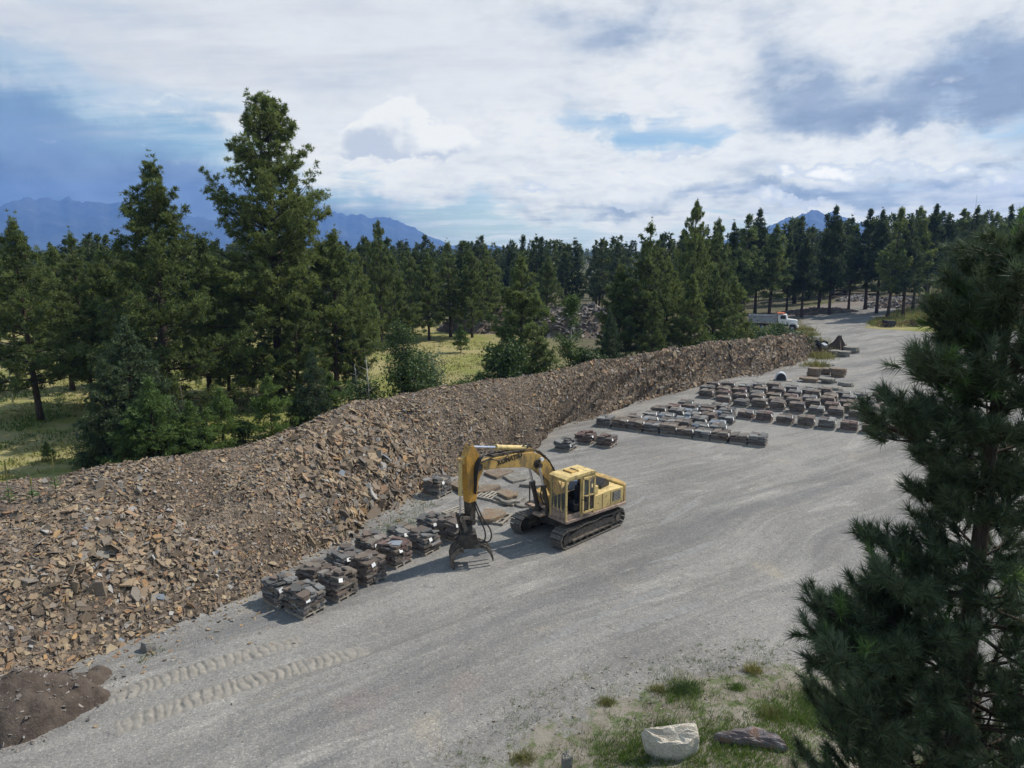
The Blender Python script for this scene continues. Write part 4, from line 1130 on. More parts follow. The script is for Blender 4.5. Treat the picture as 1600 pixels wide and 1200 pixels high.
roof = MB().prism([(cx_0 - .06, cz1), (cx_1 + .06, cz1 - .03), (cx_1 + .10, cz1 + .05), (cx_1 - .1, cz1 + .12), (cx_0 + .05, cz1 + .13), (cx_0 - .08, cz1 + .06)], cy_0 - .05, cy_1 + .05)
roof.build('cab_roof', M['yellow_pale'], cab, bevel=.02)
MB().tube([(1.05, .7, cz1 + .13), (1.05, .7, cz1 + .17), (1.05, 1.2, cz1 + .17), (1.05, 1.2, cz1 + .13)], .018, 5).tube([(.65, .72, cz1 + .13), (.65, .72, cz1 + .17), (.65, 1.22, cz1 + .17), (.65, 1.22, cz1 + .13)], .018, 5).box((.85, .95, cz1 + .135), (.42, .46, .03)).build('roof_hatch', M['yellow'], cab)
pst = MB()
for (x, y) in ((cx_1, cy_0), (cx_1, cy_1), (cx_0, cy_0), (cx_0, cy_1), (.72, cy_1), (.72, cy_0)):
    pst.box((x, y, (cz0 + cz1) / 2), (.075, .07, cz1 - cz0))
pst.box(((cx_0 + cx_1) / 2, cy_1, cz1 - .04), (cx_1 - cx_0, .06, .09)).box(((cx_0 + cx_1) / 2, cy_0, cz1 - .04), (cx_1 - cx_0, .06, .09)).box((cx_1, (cy_0 + cy_1) / 2, cz1 - .05), (.06, cy_1 - cy_0, .09))
pst.build('cab_frame', M['yellow_pale'], cab, bevel=.008)
for k in range(4):
    y = cy_0 + .10 + k * .215
    MB().tube([(cx_1 + .07, y, cz0 + .40), (cx_1 + .13, y, cz0 + .5), (cx_1 + .13, y, cz1 - .12), (cx_1 + .05, y, cz1 - .02)], .024, 6).build('guard_bar', M['yellow_pale'], cab)
MB().box((cx_1 - .005, (cy_0 + cy_1) / 2, 2.1), (.012, cy_1 - cy_0 - .1, 1.2)).build('windscreen', M['glass'], cab)
MB().box((.35, cy_0 + .0, 2.25), (.62, .012, 1.0)).build('side_window', M['glass'], cab)
# open door folded back against the rear half of the side
door = link('cab_door', None, ex, (0, 0, 0))
dy = cy_1 + .10
dm = MB()
for (xa, xb, za, zb) in ((.66, .74, 1.32, 2.86), (-.02, .06, 1.32, 2.86), (.32, .37, 1.36, 2.80), (-.02, .74, 2.78, 2.86), (-.02, .74, 1.32, 1.40), (-.02, .74, 2.02, 2.08)):
    dm.box(((xa + xb) / 2, dy, (za + zb) / 2), (xb - xa, .05, zb - za))
dm.build('door_frame', M['yellow_pale'], door, bevel=.006)
MB().box((.52, dy - .008, 1.70), (.28, .012, .62)).box((.15, dy - .008, 1.70), (.28, .012, .62)).build('door_panel', M['grime'], door)
MB().box((.52, dy - .005, 2.43), (.28, .01, .68)).build('door_glass', M['glass'], door)
MB().box((.16, dy - .005, 2.43), (.30, .01, .68)).build('door_glass', M['glass'], door)
MB().tube([(.28, dy + .04, 1.75), (.28, dy + .10, 1.8), (.28, dy + .10, 2.05), (.28, dy + .04, 2.1)], .014, 5).build('door_handle', M['rust'], door)
seat = MB().box((.62, .98, 1.62), (.52, .5, .14)).box((.38, .98, 1.98), (.13, .48, .62), (0, -.15, 0)).box((.62, .98, 1.42), (.4, .4, .3)).box((.36, .98, 2.36), (.09, .26, .16))
seat.build('seat', M['seat'], cab, bevel=.03)
con = MB().box((.75, .66, 1.62), (.5, .12, .35)).box((.75, 1.28, 1.55), (.4, .1, .25)).tube([(.95, .68, 1.8), (1.0, .70, 2.05)], .018, 5).tube([(.92, 1.27, 1.68), (.98, 1.25, 1.92)], .018, 5).tube([(1.32, .86, 1.25), (1.25, .86, 1.72)], .016, 5).tube([(1.32, 1.04, 1.25), (1.25, 1.04, 1.72)], .016, 5)
con.build('control_console', M['dark_metal'], cab)
MB().box((.05, .98, 1.9), (.04, .8, 1.3)).build('rear_panel', M['grime'], cab)
# engine covers
hood = MB()
hood.prism([(-1.98, 1.175), (-.10, 1.175), (-.10, 1.86), (-1.0, 1.92), (-1.98, 1.88)], .55, 1.42)
hood.build('engine_cover', M['yellow_pale'], ex, bevel=.03)
gr_ = MB().box((-1.52, 1.43, 1.58), (.50, .02, .42)); gr_.build('radiator_grille', M['dark_metal'], ex)
for k in range(6): MB().box((-1.52, 1.447, 1.41 + k * .068), (.46, .012, .03), (.5, 0, 0)).build('grille_slat', simple('grille_grey', (.22, .21, .19)) if k == 0 else bpy.data.materials['grille_grey'], ex)
seam = MB()
for xx in (-.62, -1.14): seam.box((xx, 1.424, 1.53), (.018, .012, .62))
seam.box((-.86, 1.426, 1.70), (.06, .02, .04))
seam.build('cover_seam', M['rust'], ex)
MB().prism([(-1.98, 1.175), (.9, 1.175), (.9, 1.60), (.2, 1.78), (-1.98, 1.82)], -1.3, -.42).build('tank_cover', M['yellow'], ex, bevel=.03)
MB().prism([(-1.98, 1.175), (-.3, 1.175), (-.3, 1.66), (-1.98, 1.66)], -.418, .548).build('engine_bay', M['grime'], ex)
cwt = MB().slab([(-2.0, -1.34), (-2.25, -1.30), (-2.42, -.95), (-2.48, 0), (-2.42, .95), (-2.25, 1.34), (-2.0, 1.44)], .98, 1.96)
cwt.build('counterweight', M['yellow'], ex, bevel=.07)
MB().box((-.22, .98, 2.05), (.36, .8, .42)).build('cab_rear_box', M['yellow_pale'], ex, bevel=.03)
MB().cyl((-.9, -.05, 1.66), (-.9, -.05, 2.25), .065, 12).cyl((-.9, -.05, 1.7), (-.9, -.05, 2.02), .11, 12).build('exhaust_pipe', M['rust'], ex)
MB().cyl((-.55, -.25, 1.66), (-.55, -.25, 2.08), .21, 16, .24).build('blue_tub', M['blue'], ex)
MB().prism([(-.35, 0), (.35, 0), (.30, .13), (-.10, .34), (-.35, .12)], -.3, .3).build('open_cover', M['dark_metal'], ex, (-1.15, .72, 1.92), (0, 0, .2))
MB().box((-1.5, .0, 1.80), (.5, .3, .22)).box((-1.15, .1, 1.72), (.25, .5, .12)).cyl((-1.55, .28, 1.75), (-1.2, .28, 1.75), .1, 10).tube([(-1.8, .0, 1.7), (-1.5, -.2, 2.0), (-1.2, .1, 1.9)], .03, 6).build('engine_block', M['rust'], ex)
hr = MB().tube([(1.28, -1.15, 1.17), (1.28, -1.15, 2.15)], .035, 6).tube([(1.25, -1.1, 2.08), (1.05, -.35, 1.20)], .03, 6).tube([(1.28, -1.15, 1.25), (1.5, -1.15, 1.2), (1.6, -.6, 1.2)], .03, 6)
hr.build('handrail', M['worn_steel'], ex)
MB().box((1.5, -.2, 1.02), (.5, .5, .1)).build('front_step', M['deckrust'], ex)
MB().tube([(.74, 1.5, 1.9), (.78, 1.72, 2.02)], .014, 5).box((.79, 1.78, 2.05), (.05, .16, .22)).build('wing_mirror', M['dark_metal'], ex)
# boom
BY = -.02
bo = link('boom', None, ex)
bp = [(.25, 1.28), (.62, 1.18), (.98, 1.78), (1.42, 2.55), (2.05, 3.12), (2.75, 3.42), (4.2, 3.68), (5.12, 3.76), (5.26, 3.90), (5.16, 4.06), (4.5, 4.12), (3.2, 4.08), (2.35, 3.98), (1.90, 3.80), (1.35, 3.32), (.78, 2.35), (.35, 1.62)]
tri = MB(); hw = .21
tri.prism(bp, BY - hw, BY + hw)
tri.build('boom_beam', M['yellow'], bo, bevel=.015)
rim = MB()
for s_ in (-1, 1):
    for (x, z, r_) in ((2.08, 3.45, .17), (5.08, 3.91, .15), (.46, 1.45, .2)):
        rim.cyl((x, BY + s_ * .20, z), (x, BY + s_ * .27, z), r_, 16)
rim.build('boom_pin', M['dark_metal'], bo)
MB().cyl((1.90, BY + .27, 3.62), (1.90, BY + .36, 3.62), .085, 12).cyl((1.9, BY + .2, 3.62), (1.9, BY + .27, 3.62), .03, 8).build('work_light', M['white_paint'], bo)
MB().prism([(2.15, 3.9), (2.75, 4.02), (2.65, 4.12), (2.45, 4.2), (2.25, 4.12)], BY - .14, BY - .08).prism([(2.15, 3.9), (2.75, 4.02), (2.65, 4.12), (2.45, 4.2), (2.25, 4.12)], BY + .08, BY + .14).build('cylinder_bracket', M['yellow'], bo)
pip = MB()
for k, yy in enumerate((-.15, -.09, .09, .15)):
    dz = .05 + .02 * (k % 2)
    pip.tube([(.85, BY + yy, 2.62 + dz), (1.35, BY + yy, 3.38 + dz), (1.88, BY + yy, 3.86 + dz), (2.35, BY + yy, 4.02 + dz), (3.2, BY + yy, 4.12 + dz), (4.4, BY + yy, 4.16 + dz)], .026, 6)
for xx, zz in ((1.1, 3.0), (1.6, 3.62), (2.9, 4.1), (3.8, 4.14)): pip.box((xx, BY, zz + .05), (.06, .40, .07))
pip.build('hydraulic_pipes', M['grime'], bo)
# lettering on the boom side
fc_ = bpy.data.curves.new('lettering', 'FONT'); fc_.body = 'KOMATSU'; fc_.size = .27; fc_.extrude = .004; fc_.offset = .014
lt = bpy.data.objects.new('tmp_letters', fc_); COL.objects.link(lt)
dg = bpy.context.evaluated_depsgraph_get()
lme = bpy.data.meshes.new_from_object(lt.evaluated_get(dg)); bpy.data.objects.remove(lt); lme.name = 'lettering'
lme.materials.clear(); lme.materials.append(M['letter'])
# side plane faces +Y (towards the camera side); text runs towards -X so that it reads from that side
lo = link('lettering', lme, bo, (4.15, BY + hw + .004, 3.80), (R(90), 0, R(180)))
lo.rotation_euler = (Matrix.Rotation(R(180), 3, 'Z') @ Matrix.Rotation(R(90), 3, 'X') @ Matrix.Rotation(R(4.5), 3, 'Z')).to_euler()
# cylinders
def ram(name, a, b_, r, split, parent, body, n=14, sleeve=True):
    a, b_ = Vector(a), Vector(b_); m_ = a.lerp(b_, split); t_ = (b_ - a).normalized()
    o = link(name, None, parent)
    MB().cyl(a, m_, r, n).cyl(m_ - t_ * .05, m_ + t_ * .05, r * 1.25, n).build('barrel', body, o, smooth=False)
    MB().cyl(m_, b_, r * .52, n).build('rod', M['chrome'], o)
    MB().tube([a + Vector((0, -r * 1.3, 0)), a + Vector((0, r * 1.3, 0))], r * 1.1, 10).tube([b_ + Vector((0, -r * 1.3, 0)), b_ + Vector((0, r * 1.3, 0))], r * 1.0, 10).build('eye', M['dark_metal'], o)
    return o
ram('arm_cylinder', (2.45, BY, 4.14), (5.34, BY, 4.72), .105, .55, ex, M['yellow_pale'])
for s_ in (-1, 1): ram('boom_cylinder', (1.50, BY + s_ * .34, 1.20), (2.08, BY + s_ * .34, 3.42), .10, .55, ex, M['grime'])
# arm (stick)
arm = link('arm', None, ex)
MB().prism([(4.86, 3.72), (4.98, 4.25), (5.28, 4.80), (5.44, 4.78), (5.66, 4.35), (5.62, 3.6), (5.56, 2.55), (5.20, 2.55), (5.08, 3.35)], BY - .19, BY + .19).build('arm_beam', M['yellow_orange'], arm, bevel=.015)
MB().prism([(5.21, 2.548), (5.55, 2.548), (5.50, 1.72), (5.40, 1.60), (5.26, 1.66)], BY - .18, BY + .18).build('arm_tip', M['grime'], arm, bevel=.012)
MB().cyl((5.08, BY - .28, 3.92), (5.08, BY + .28, 3.92), .12, 14).cyl((5.38, BY - .24, 1.72), (5.38, BY + .24, 1.72), .10, 12).build('arm_pin', M['dark_metal'], arm)
for s_ in (-1, 1): MB().prism([(5.26, 4.5), (5.46, 4.5), (5.42, 4.84), (5.30, 4.84)], BY + s_ * .12 - .03, BY + s_ * .12 + .03).build('cylinder_lug', M['yellow'], arm)
ram('grapple_cylinder', (5.80, BY, 4.25), (5.86, BY, 2.05), .075, .60, ex, M['yellow_pale'])
MB().prism([(5.60, 4.05), (5.88, 4.2), (5.88, 4.34), (5.60, 4.42)], BY - .10, BY + .10).build('cylinder_mount', M['yellow'], ex)
lk = MB()
for s_ in (-1, 1): lk.prism([(5.42, 1.98), (5.88, 2.12), (5.90, 2.0), (5.42, 1.84)], BY + s_ * .22 - .03, BY + s_ * .22 + .03).prism([(5.82, 2.1), (5.94, 2.08), (5.78, 1.42), (5.62, 1.44)], BY + s_ * .17 - .03, BY + s_ * .17 + .03)
lk.build('linkage', M['worn_steel'], ex)
# hoses
def hose(name, pts, r=.028, parent=ex):
    p_ = [Vector(q) for q in pts]; out = []
    for i in range(len(p_) - 1):
        p0, p1, p2, p3 = p_[max(i - 1, 0)], p_[i], p_[i + 1], p_[min(i + 2, len(p_) - 1)]
        for k in range(6):
            t_ = k / 6; out.append(.5 * ((2 * p1) + (p2 - p0) * t_ + (2 * p0 - 5 * p1 + 4 * p2 - p3) * t_ ** 2 + (3 * p1 - p0 - 3 * p2 + p3) * t_ ** 3))
    out.append(p_[-1])
    return MB().tube(out, r, 7).build(name, M['hose'], parent, smooth=True)
for k in range(4):
    yy = BY + .12 + .055 * k
    hose('hose', [(4.35, yy, 4.18), (4.75, yy + .03, 4.30 + .03 * k), (5.1, yy + .10, 4.28), (5.28, yy + .10, 3.95 - .05 * k), (5.30, yy + .06, 3.45), (5.32, yy + .02, 2.9)], .027)
hose('hose', [(5.30, BY + .22, 2.6), (5.15, BY + .45, 2.0), (4.95, BY + .75, 1.45), (5.0, BY + .75, 1.05), (5.25, BY + .5, .95)], .03)
hose('hose', [(5.34, BY + .22, 2.5), (5.2, BY + .38, 1.9), (5.1, BY + .58, 1.4), (5.12, BY + .55, 1.0), (5.3, BY + .4, 1.0)], .03)
hose('hose', [(1.55, BY + .1, 1.5), (1.8, BY + .15, 2.0), (1.7, BY + .2, 2.7), (1.6, BY + .12, 3.5)], .03)
hose('hose', [(2.2, BY + .05, 4.1), (2.5, BY + .1, 4.35), (2.9, BY + .05, 4.22), (3.3, BY + .05, 4.2)], .024)
hose('hose', [(3.6, BY + .25, 4.15), (4.1, BY + .3, 4.0), (4.6, BY + .28, 4.15), (5.0, BY + .3, 4.1)], .022)
# grapple, opening along the world X axis
gp = link('grapple', None, ex, (5.50, BY, 0), (0, 0, R(140 + 8)))
MB().box((0, 0, 1.52), (.34, .46, .26)).cyl((0, 0, 1.30), (0, 0, 1.42), .27, 18).box((0, -.05, 1.66), (.24, .12, .22)).box((0, .2, 1.66), (.24, .08, .22)).build('rotator', M['dark_metal'], gp, bevel=.015)
MB().prism([(-.32, 1.30), (.32, 1.30), (.38, .95), (.24, .74), (-.24, .74), (-.38, .95)], -.34, -.28).prism([(-.32, 1.30), (.32, 1.30), (.38, .95), (.24, .74), (-.24, .74), (-.38, .95)], .28, .34).box((0, 0, 1.27), (.6, .6, .08)).box((0, 0, .86), (.4, .6, .14)).build('grapple_body', M['grime'], gp, bevel=.01)
for s_ in (-1, 1):
    MB().cyl((s_ * .16, -.14, 1.22), (s_ * .42, -.14, .80), .07, 10).cyl((s_ * .16, .14, 1.22), (s_ * .42, .14, .80), .07, 10).build('jaw_cylinder', M['dark_metal'], gp)
def tine(x_s, y, pts, wd, name='tine', m=None):
    """curved plate tine: inner/outer edge from a centre path"""
    p_ = [Vector((x_s * a, 0, b_)) for a, b_ in pts]; n = len(p_); A_, B_ = [], []
    for i, q in enumerate(p_):
        t_ = (p_[min(i + 1, n - 1)] - p_[max(i - 1, 0)]).normalized(); nn_ = Vector((-t_.z, 0, t_.x))
        w_ = wd * (1 - .72 * (i / (n - 1)) ** 1.5); A_.append(q + nn_ * w_ / 2); B_.append(q - nn_ * w_ / 2)
    prof = [(q.x, q.z) for q in A_] + [(q.x, q.z) for q in B_[::-1]]
    return MB().prism(prof, y - .035, y + .035).build(name, m or M['worn_steel'], gp)
LJ = [(.20, .80), (.42, .74), (.60, .58), (.68, .36), (.66, .16), (.56, .02)]
for yy in (-.52, -.30, -.08, .14, .36): tine(-1, yy, LJ, .20)
RJ = [(.20, .82), (.45, .86), (.70, .74), (.86, .52), (.94, .30), (.94, .20)]
for yy in (-.34, -.10, .24): tine(1, yy, RJ, .15)
MB().prism([(-.28, .72), (-.52, .70), (-.66, .52), (-.71, .34), (-.67, .33), (-.60, .50), (-.48, .64), (-.28, .67)], -.50, .34).build('jaw_plate', M['worn_steel'], gp)
MB().box((.52, -.05, .82), (.12, .66, .10)).box((-.30, -.08, .80), (.16, .96, .12)).build('jaw_crossbar', M['grime'], gp)
MB().prism([(-.5, .95), (-.36, 1.05), (-.3, .9), (-.42, .78)], -.5, -.42).prism([(-.5, .95), (-.36, 1.05), (-.3, .9), (-.42, .78)], .24, .32).build('jaw_lug', M['grime'], gp)

# ------------------------------------------------------------------ dump truck
tx, ty = at(1206, 517)
tk = empty('dump_truck', (tx, ty, zg(tx, ty)), R(-24), 'white and grey dump truck with an orange topped cab parked behind the rubble bank', 'truck')
MB().box((0, -.42, .95), (8.2, .12, .26)).box((0, .42, .95), (8.2, .12, .26)).box((-3.6, 0, .95), (.2, 1.0, .2)).build('chassis', M['dark_metal'], tk)
bx = MB()
bx.box((-1.6, -1.18, 1.95), (4.7, .08, 1.25)).box((-1.6, 1.18, 1.95), (4.7, .08, 1.25)).box((-1.6, 0, 1.35), (4.7, 2.4, .1)).box((.72, 0, 2.15), (.08, 2.4, 1.7)).box((-3.95, 0, 1.95), (.08, 2.4, 1.25))
for k in range(6):
    for s_ in (-1, 1): bx.box((-3.7 + k * .85, s_ * 1.25, 1.92), (.10, .08, 1.2))
bx.box((-1.6, -1.24, 2.57), (4.8, .16, .1)).box((-1.6, 1.24, 2.57), (4.8, .16, .1)).box((1.15, 0, 2.98), (.9, 2.4, .06))
bx.build('dump_box', M['grey_paint'], tk)
MB().prism([(.95, 1.15), (2.45, 1.15), (2.45, 2.1), (2.25, 2.85), (.95, 2.9)], -1.05, 1.05).build('truck_cab', M['white_paint'], tk, bevel=.05)
MB().box((1.25, 0, 3.06), (1.1, 2.2, .10)).cyl((1.9, -.7, 2.95), (1.9, -.7, 3.1), .09, 8).cyl((1.9, .7, 2.95), (1.9, .7, 3.1), .09, 8).build('cab_visor', M['orange_paint'], tk)
MB().prism([(2.455, 2.06), (2.49, 2.06), (2.29, 2.78), (2.255, 2.78)], -.92, .92).build('windscreen', M['glass'], tk)
for s_ in (-1, 1): MB().box((1.75, s_ * 1.055, 2.4), (.85, .02, .62)).build('side_window', M['black'], tk)
MB().prism([(2.46, 1.15), (4.05, 1.15), (4.10, 1.75), (3.95, 1.95), (2.46, 2.08)], -.78, .78).build('hood', M['white_paint'], tk, bevel=.06)
MB().box((4.11, 0, 1.50), (.06, .9, .72)).build('truck_grille', M['grey_paint'], tk)
MB().box((4.22, 0, .78), (.18, 2.3, .34)).build('bumper', M['white_paint'], tk, bevel=.03)
for s_ in (-1, 1):
    MB().prism([(2.75, .75), (2.95, 1.2), (3.3, 1.38), (3.7, 1.28), (4.05, .9), (4.12, 1.1), (3.9, 1.5), (3.2, 1.55), (2.7, 1.2)], s_ * 1.0 - .2, s_ * 1.0 + .2).build('fender', M['white_paint'], tk)
    MB().cyl((4.08, s_ * .92, 1.25), (4.16, s_ * .92, 1.25), .12, 10).build('headlight', M['tag'], tk)
    MB().box((2.35, s_ * 1.35, 2.2), (.08, .2, .5)).build('mirror', M['white_paint'], tk)
tk.scale = (.88, .88, .88)
def wheel(x, y, wd=.3):
    wl = link('wheel', None, tk, (x, y, .52))
    MB().cyl((0, -wd / 2, 0), (0, wd / 2, 0), .52, 22).build('tyre', M['rubber'], wl)
    MB().cyl((0, -wd / 2 - .02, 0), (0, wd / 2 + .02, 0), .27, 14).build('hub', M['grey_paint'], wl)
for s_ in (-1, 1):
    wheel(3.35, s_ * 1.02)
    for xx in (-1.6, -2.95): wheel(xx, s_ * .98, .55)

# ------------------------------------------------------------------ odds and ends at the far end
def stump(px, s_, label, seed):
    x, y = at(*px); r2 = random.Random(seed)
    root = empty('tree_stump', (x, y, zg(x, y) - .05), r2.uniform(0, 6), label, 'stump')
    v = []; n = 12; f = []
    for L, (z, r_) in enumerate(((0, 1.0), (.35, .82), (.8, .50), (1.25, .30), (1.6, .18))):
        for k in range(n):
            a = 2 * math.pi * k / n; q = r_ * (1 + .42 * math.sin(k * 2.3 + L * .5) * (1 - L / 6) + r2.uniform(-.12, .12)) * s_
            v.append((math.cos(a) * q - L * .16 * s_, math.sin(a) * q, (z + (r2.uniform(-.12, .2) if L else 0)) * s_))
    for L in range(4):
        for k in range(n): f.append((L * n + k, L * n + (k + 1) % n, (L + 1) * n + (k + 1) % n, (L + 1) * n + k))
    f.append(tuple(range(4 * n, 5 * n)))
    MB().add(v, f).build('stump_body', M['deadwood'], root)
    rt_ = MB()
    for k in range(7):
        a = k * .9 + r2.uniform(-.2, .2); rt_.tube([(math.cos(a) * .7 * s_, math.sin(a) * .7 * s_, .25 * s_), (math.cos(a) * 1.3 * s_, math.sin(a) * 1.3 * s_, .2 * s_ * r2.uniform(.4, 2)), (math.cos(a + .2) * 1.8 * s_, math.sin(a + .2) * 1.8 * s_, .1 + .5 * s_ * r2.uniform(0, 1))], [.14 * s_, .08 * s_, .03 * s_], 5)
    rt_.build('roots', M['deadwood'], root)
stump((1307, 546), 1.15, 'tall brown upturned stump standing at the end of the rubble bank', 3)
stump((1294, 553), .55, 'small brown stump chunk at the foot of the tall stump', 5)
x, y = at(1274, 540, .8)
root = empty('scrap_heap', (x, y, zg(x, y) + .45), R(-30), 'heap of black scrap and bent metal at the end of the rubble bank', 'scrap heap')
for k in range(10):
    a = random.uniform(0, 6.28); r_ = random.uniform(0, 1.3)
    c = (math.cos(a) * r_ * 1.5, math.sin(a) * r_, random.uniform(.1, .9))
    if k % 3 == 0: MB().cyl((c[0], c[1] - .2, c[2]), (c[0], c[1] + .2, c[2]), .42, 14).build('old_tyre', M['rubber'], root, rot=(random.uniform(-.4, .4), random.uniform(-.4, .4), 0))
    else: MB().prism([(0, 0), (1.2, .1), (1.3, .4), (.7, .6), (.1, .3)], -.3, .2).build('scrap_sheet', M['black'] if k % 2 else M['grey_paint'], root, c, (random.uniform(-.6, .6), random.uniform(-.6, .6), random.uniform(0, 6)))
def harrow(px, rz, label, s_=1):
    x, y = at(*px)
    root = empty('old_farm_machine', (x, y, zg(x, y)), rz, label, 'machinery')
    fr = MB().tube([(-1.6, -.5, .6), (1.6, -.5, .6)], .05, 6).tube([(-1.6, .5, .6), (1.6, .5, .6)], .05, 6).tube([(1.6, 0, .6), (3.0, 0, .9)], .06, 6)
    for k in range(4): fr.tube([(-1.4 + k * .9, -.5, .6), (-1.4 + k * .9, .5, .6)], .04, 6).tube([(-1.4 + k * .9, -.5, .6), (-1.3 + k * .9, -.6, .05)], .035, 5)
    fr.build('machine_frame', M['rust'], root)
    MB().prism([(-.8, .2), (.6, .2), (.8, 1.0), (-.9, 1.1)], -.6, .6).build('hopper', M['rust' if s_ > 1 else 'black'], root)
    for k in (-1, 1): MB().tube([(.45 * math.cos(a) + k * 1.2, .62, .45 + .45 * math.sin(a)) for a in np.linspace(0, 6.283, 15)], .05, 5, cap=False).build('iron_wheel', M['rust'], root)
harrow((1389, 513), R(10), 'dark hopper of an old machine standing in the grass island')
harrow((1432, 512), R(-15), 'rusty old machine frame lying in the grass island', 1.1)
# rock heaps far off
def heap(px, rx, ry, h, n, smin, smax, mk, label, seed, z0=0, name='rock_heap'):
    x, y = at(*px); r2 = np.random.default_rng(seed)
    root = empty(name, (x, y, zg(x, y)), 0, label, 'rock heap')
    g = 40; gx_, gy_ = np.meshgrid(np.linspace(-1.15, 1.15, g), np.linspace(-1.15, 1.15, g), indexing='ij')
    hz_ = lambda a, b_: h * np.clip(1 - (a * a + b_ * b_), 0, 1) ** .8 * (1 + (fbm(a * 2 + seed, b_ * 2, 3, seed) - .5) * 1.0) - .05
    z_ = hz_(gx_, gy_)
    i_, j_ = np.meshgrid(np.arange(g - 1), np.arange(g - 1), indexing='ij'); q_ = (i_ * g + j_).ravel()
    link('heap_body', new_mesh('heap_body', np.stack([gx_ * rx, gy_ * ry, z_ + gh(x + gx_ * rx, y + gy_ * ry) - zg(x, y)], -1).reshape(-1, 3), np.stack([q_, q_ + 1, q_ + g + 1, q_ + g], -1)[:, ::-1], [PM], True), root)
    a = r2.uniform(-1, 1, (n, 2)); a = a[(a ** 2).sum(1) < 1.05]; s2_ = r2.uniform(smin, smax, len(a))
    p_ = np.c_[a[:, 0] * rx, a[:, 1] * ry, hz_(a[:, 0], a[:, 1]) + gh(x + a[:, 0] * rx, y + a[:, 1] * ry) - zg(x, y) + s2_ * .1]
    v, f = stone_batch(p_, s2_, np.tile([0, 0, 1.0], (len(a), 1)), np.full(len(a), .6), r2)
    o = link('heaped_stones', new_mesh('heaped_stones', v, f, [M[mk]]), root); o['kind'] = 'stuff'
    return root
heap((898, 520), 9.0, 7, 3.9, 1700, .5, 1.3, 'rubble_far', 'large grey rock heap showing between the pines', 5)
heap((752, 515), 7, 6, 3.4, 900, .4, 1.0, 'rubble_far', 'smaller grey rock heap behind the meadow pines', 6)
heap((1412, 490), 8, 3.5, 1.6, 700, .35, .95, 'pale_stone', 'pale stone heap beside the road bend', 7)
heap((1340, 482), 5, 2.5, 1.0, 350, .3, .8, 'pale_stone', 'low pale stone heap at the forest edge', 8)
heap((1580, 462), 9, 4, 2.2, 600, .4, .9, 'pale_stone', 'pale stone heap beyond the yellow grass on the right', 9)
heap((1275, 494), 8, 2.6, .8, 500, .25, .7, 'rubble_far', 'low grey berm of stones behind the truck', 10)
# felled logs
for i, (px, L_, rz, r_) in enumerate([((1330, 474), 9, 8, .28), ((1338, 471), 8, -4, .24), ((1322, 471), 10, 14, .22), ((1345, 476), 7, 3, .25), ((1335, 473), 9, -10, .22), ((1310, 477), 6, 20, .2), ((1288, 490), 6, -12, .22), ((1262, 497), 5, 8, .2), ((1466, 466), 7, 15, .25)]):
    x, y = at(*px); pts = [(-L_ / 2 + L_ * k / 4, random.uniform(-.1, .1), random.uniform(-.04, .04)) for k in range(5)]
    o = MB().tube(pts, [r_ * (1 - .1 * k) for k in range(5)], 9).build('felled_log', M['deadwood'], None, (x, y, zg(x, y) + r_ * .8 + (.4 if i in (1, 4) else 0)), (0, random.uniform(-.04, .04), R(rz)))
    tag(o, ['longest bleached log of the log pile by the forest edge', 'log lying across the top of the log pile', 'log at the back of the log pile', 'short thick log in front of the log pile', 'crossed log over the middle of the log pile',
            'thin log left of the log pile', 'log lying alone behind the road edge left of the log pile', 'short log lying just behind the truck', 'log lying right of the pale stone heap'][i], 'log', 'felled logs at the forest edge')

# ------------------------------------------------------------------ boulders in the foreground grass
def outline_rock(name, px_top, zt, zb, m, label, seed, spread=1.08):
    g = [np.array(at(a, b_, z_)) for (a, b_), z_ in px_top]; c = sum(g) / len(g); r2 = random.Random(seed)
    P_ = []; n0 = len(g)
    for i in range(n0):
        for f_ in (0, .25, .5, .75):
            q_ = g[i] * (1 - f_) + g[(i + 1) % n0] * f_; zz = px_top[i][1] * (1 - f_) + px_top[(i + 1) % n0][1] * f_
            if f_: q_ = q_ + (q_ - c) * r2.uniform(-.05, .07)
            P_.append((q_[0] - c[0], q_[1] - c[1], zz))
    n = len(P_); gz = zg(*c); v = []
    for L, (s_, fz) in enumerate(((spread * .80, -.12), (spread * .96, .30), (spread * 1.0, .72), (1.0, .96), (.86, 1.0), (.5, 1.02))):
        for (x, y, zt_) in P_:
            q = s_ * (1 + (r2.uniform(-.05, .05) if L < 3 else r2.uniform(-.015, .015)))
            v.append((x * q, y * q, (zt_ - gz) * fz + (r2.uniform(-.035, .035) if 0 < L else 0)))
    f = []
    for L in range(5):
        for i in range(n): f.append((L * n + i, L * n + (i + 1) % n, (L + 1) * n + (i + 1) % n, (L + 1) * n + i))
    v.append((0, 0, (sum(p_[2] for p_ in P_) / n - gz) * 1.0)); 
    for i in range(n): f.append((5 * n + i, 5 * n + (i + 1) % n, len(v) - 1))
    f.append(tuple(range(n))[::-1])
    A = sum(P_[i][0] * P_[(i + 1) % n][1] - P_[(i + 1) % n][0] * P_[i][1] for i in range(n))
    if A < 0: f = [q_[::-1] for q_ in f]
    me = bpy.data.meshes.new(name); me.from_pydata(v, [], f); me.materials.append(m); me.update()
    return tag(link(name, me, None, (c[0], c[1], gz)), label, 'boulder')
outline_rock('limestone_boulder', [((1007, 1138), 1.02), ((1088, 1129), 1.08), ((1092, 1144), .98), ((1074, 1163), .80), ((1032, 1162), .80)], 0, 0, M['limestone'], 'pale cream angular boulder in the grass at the bottom edge', 4)
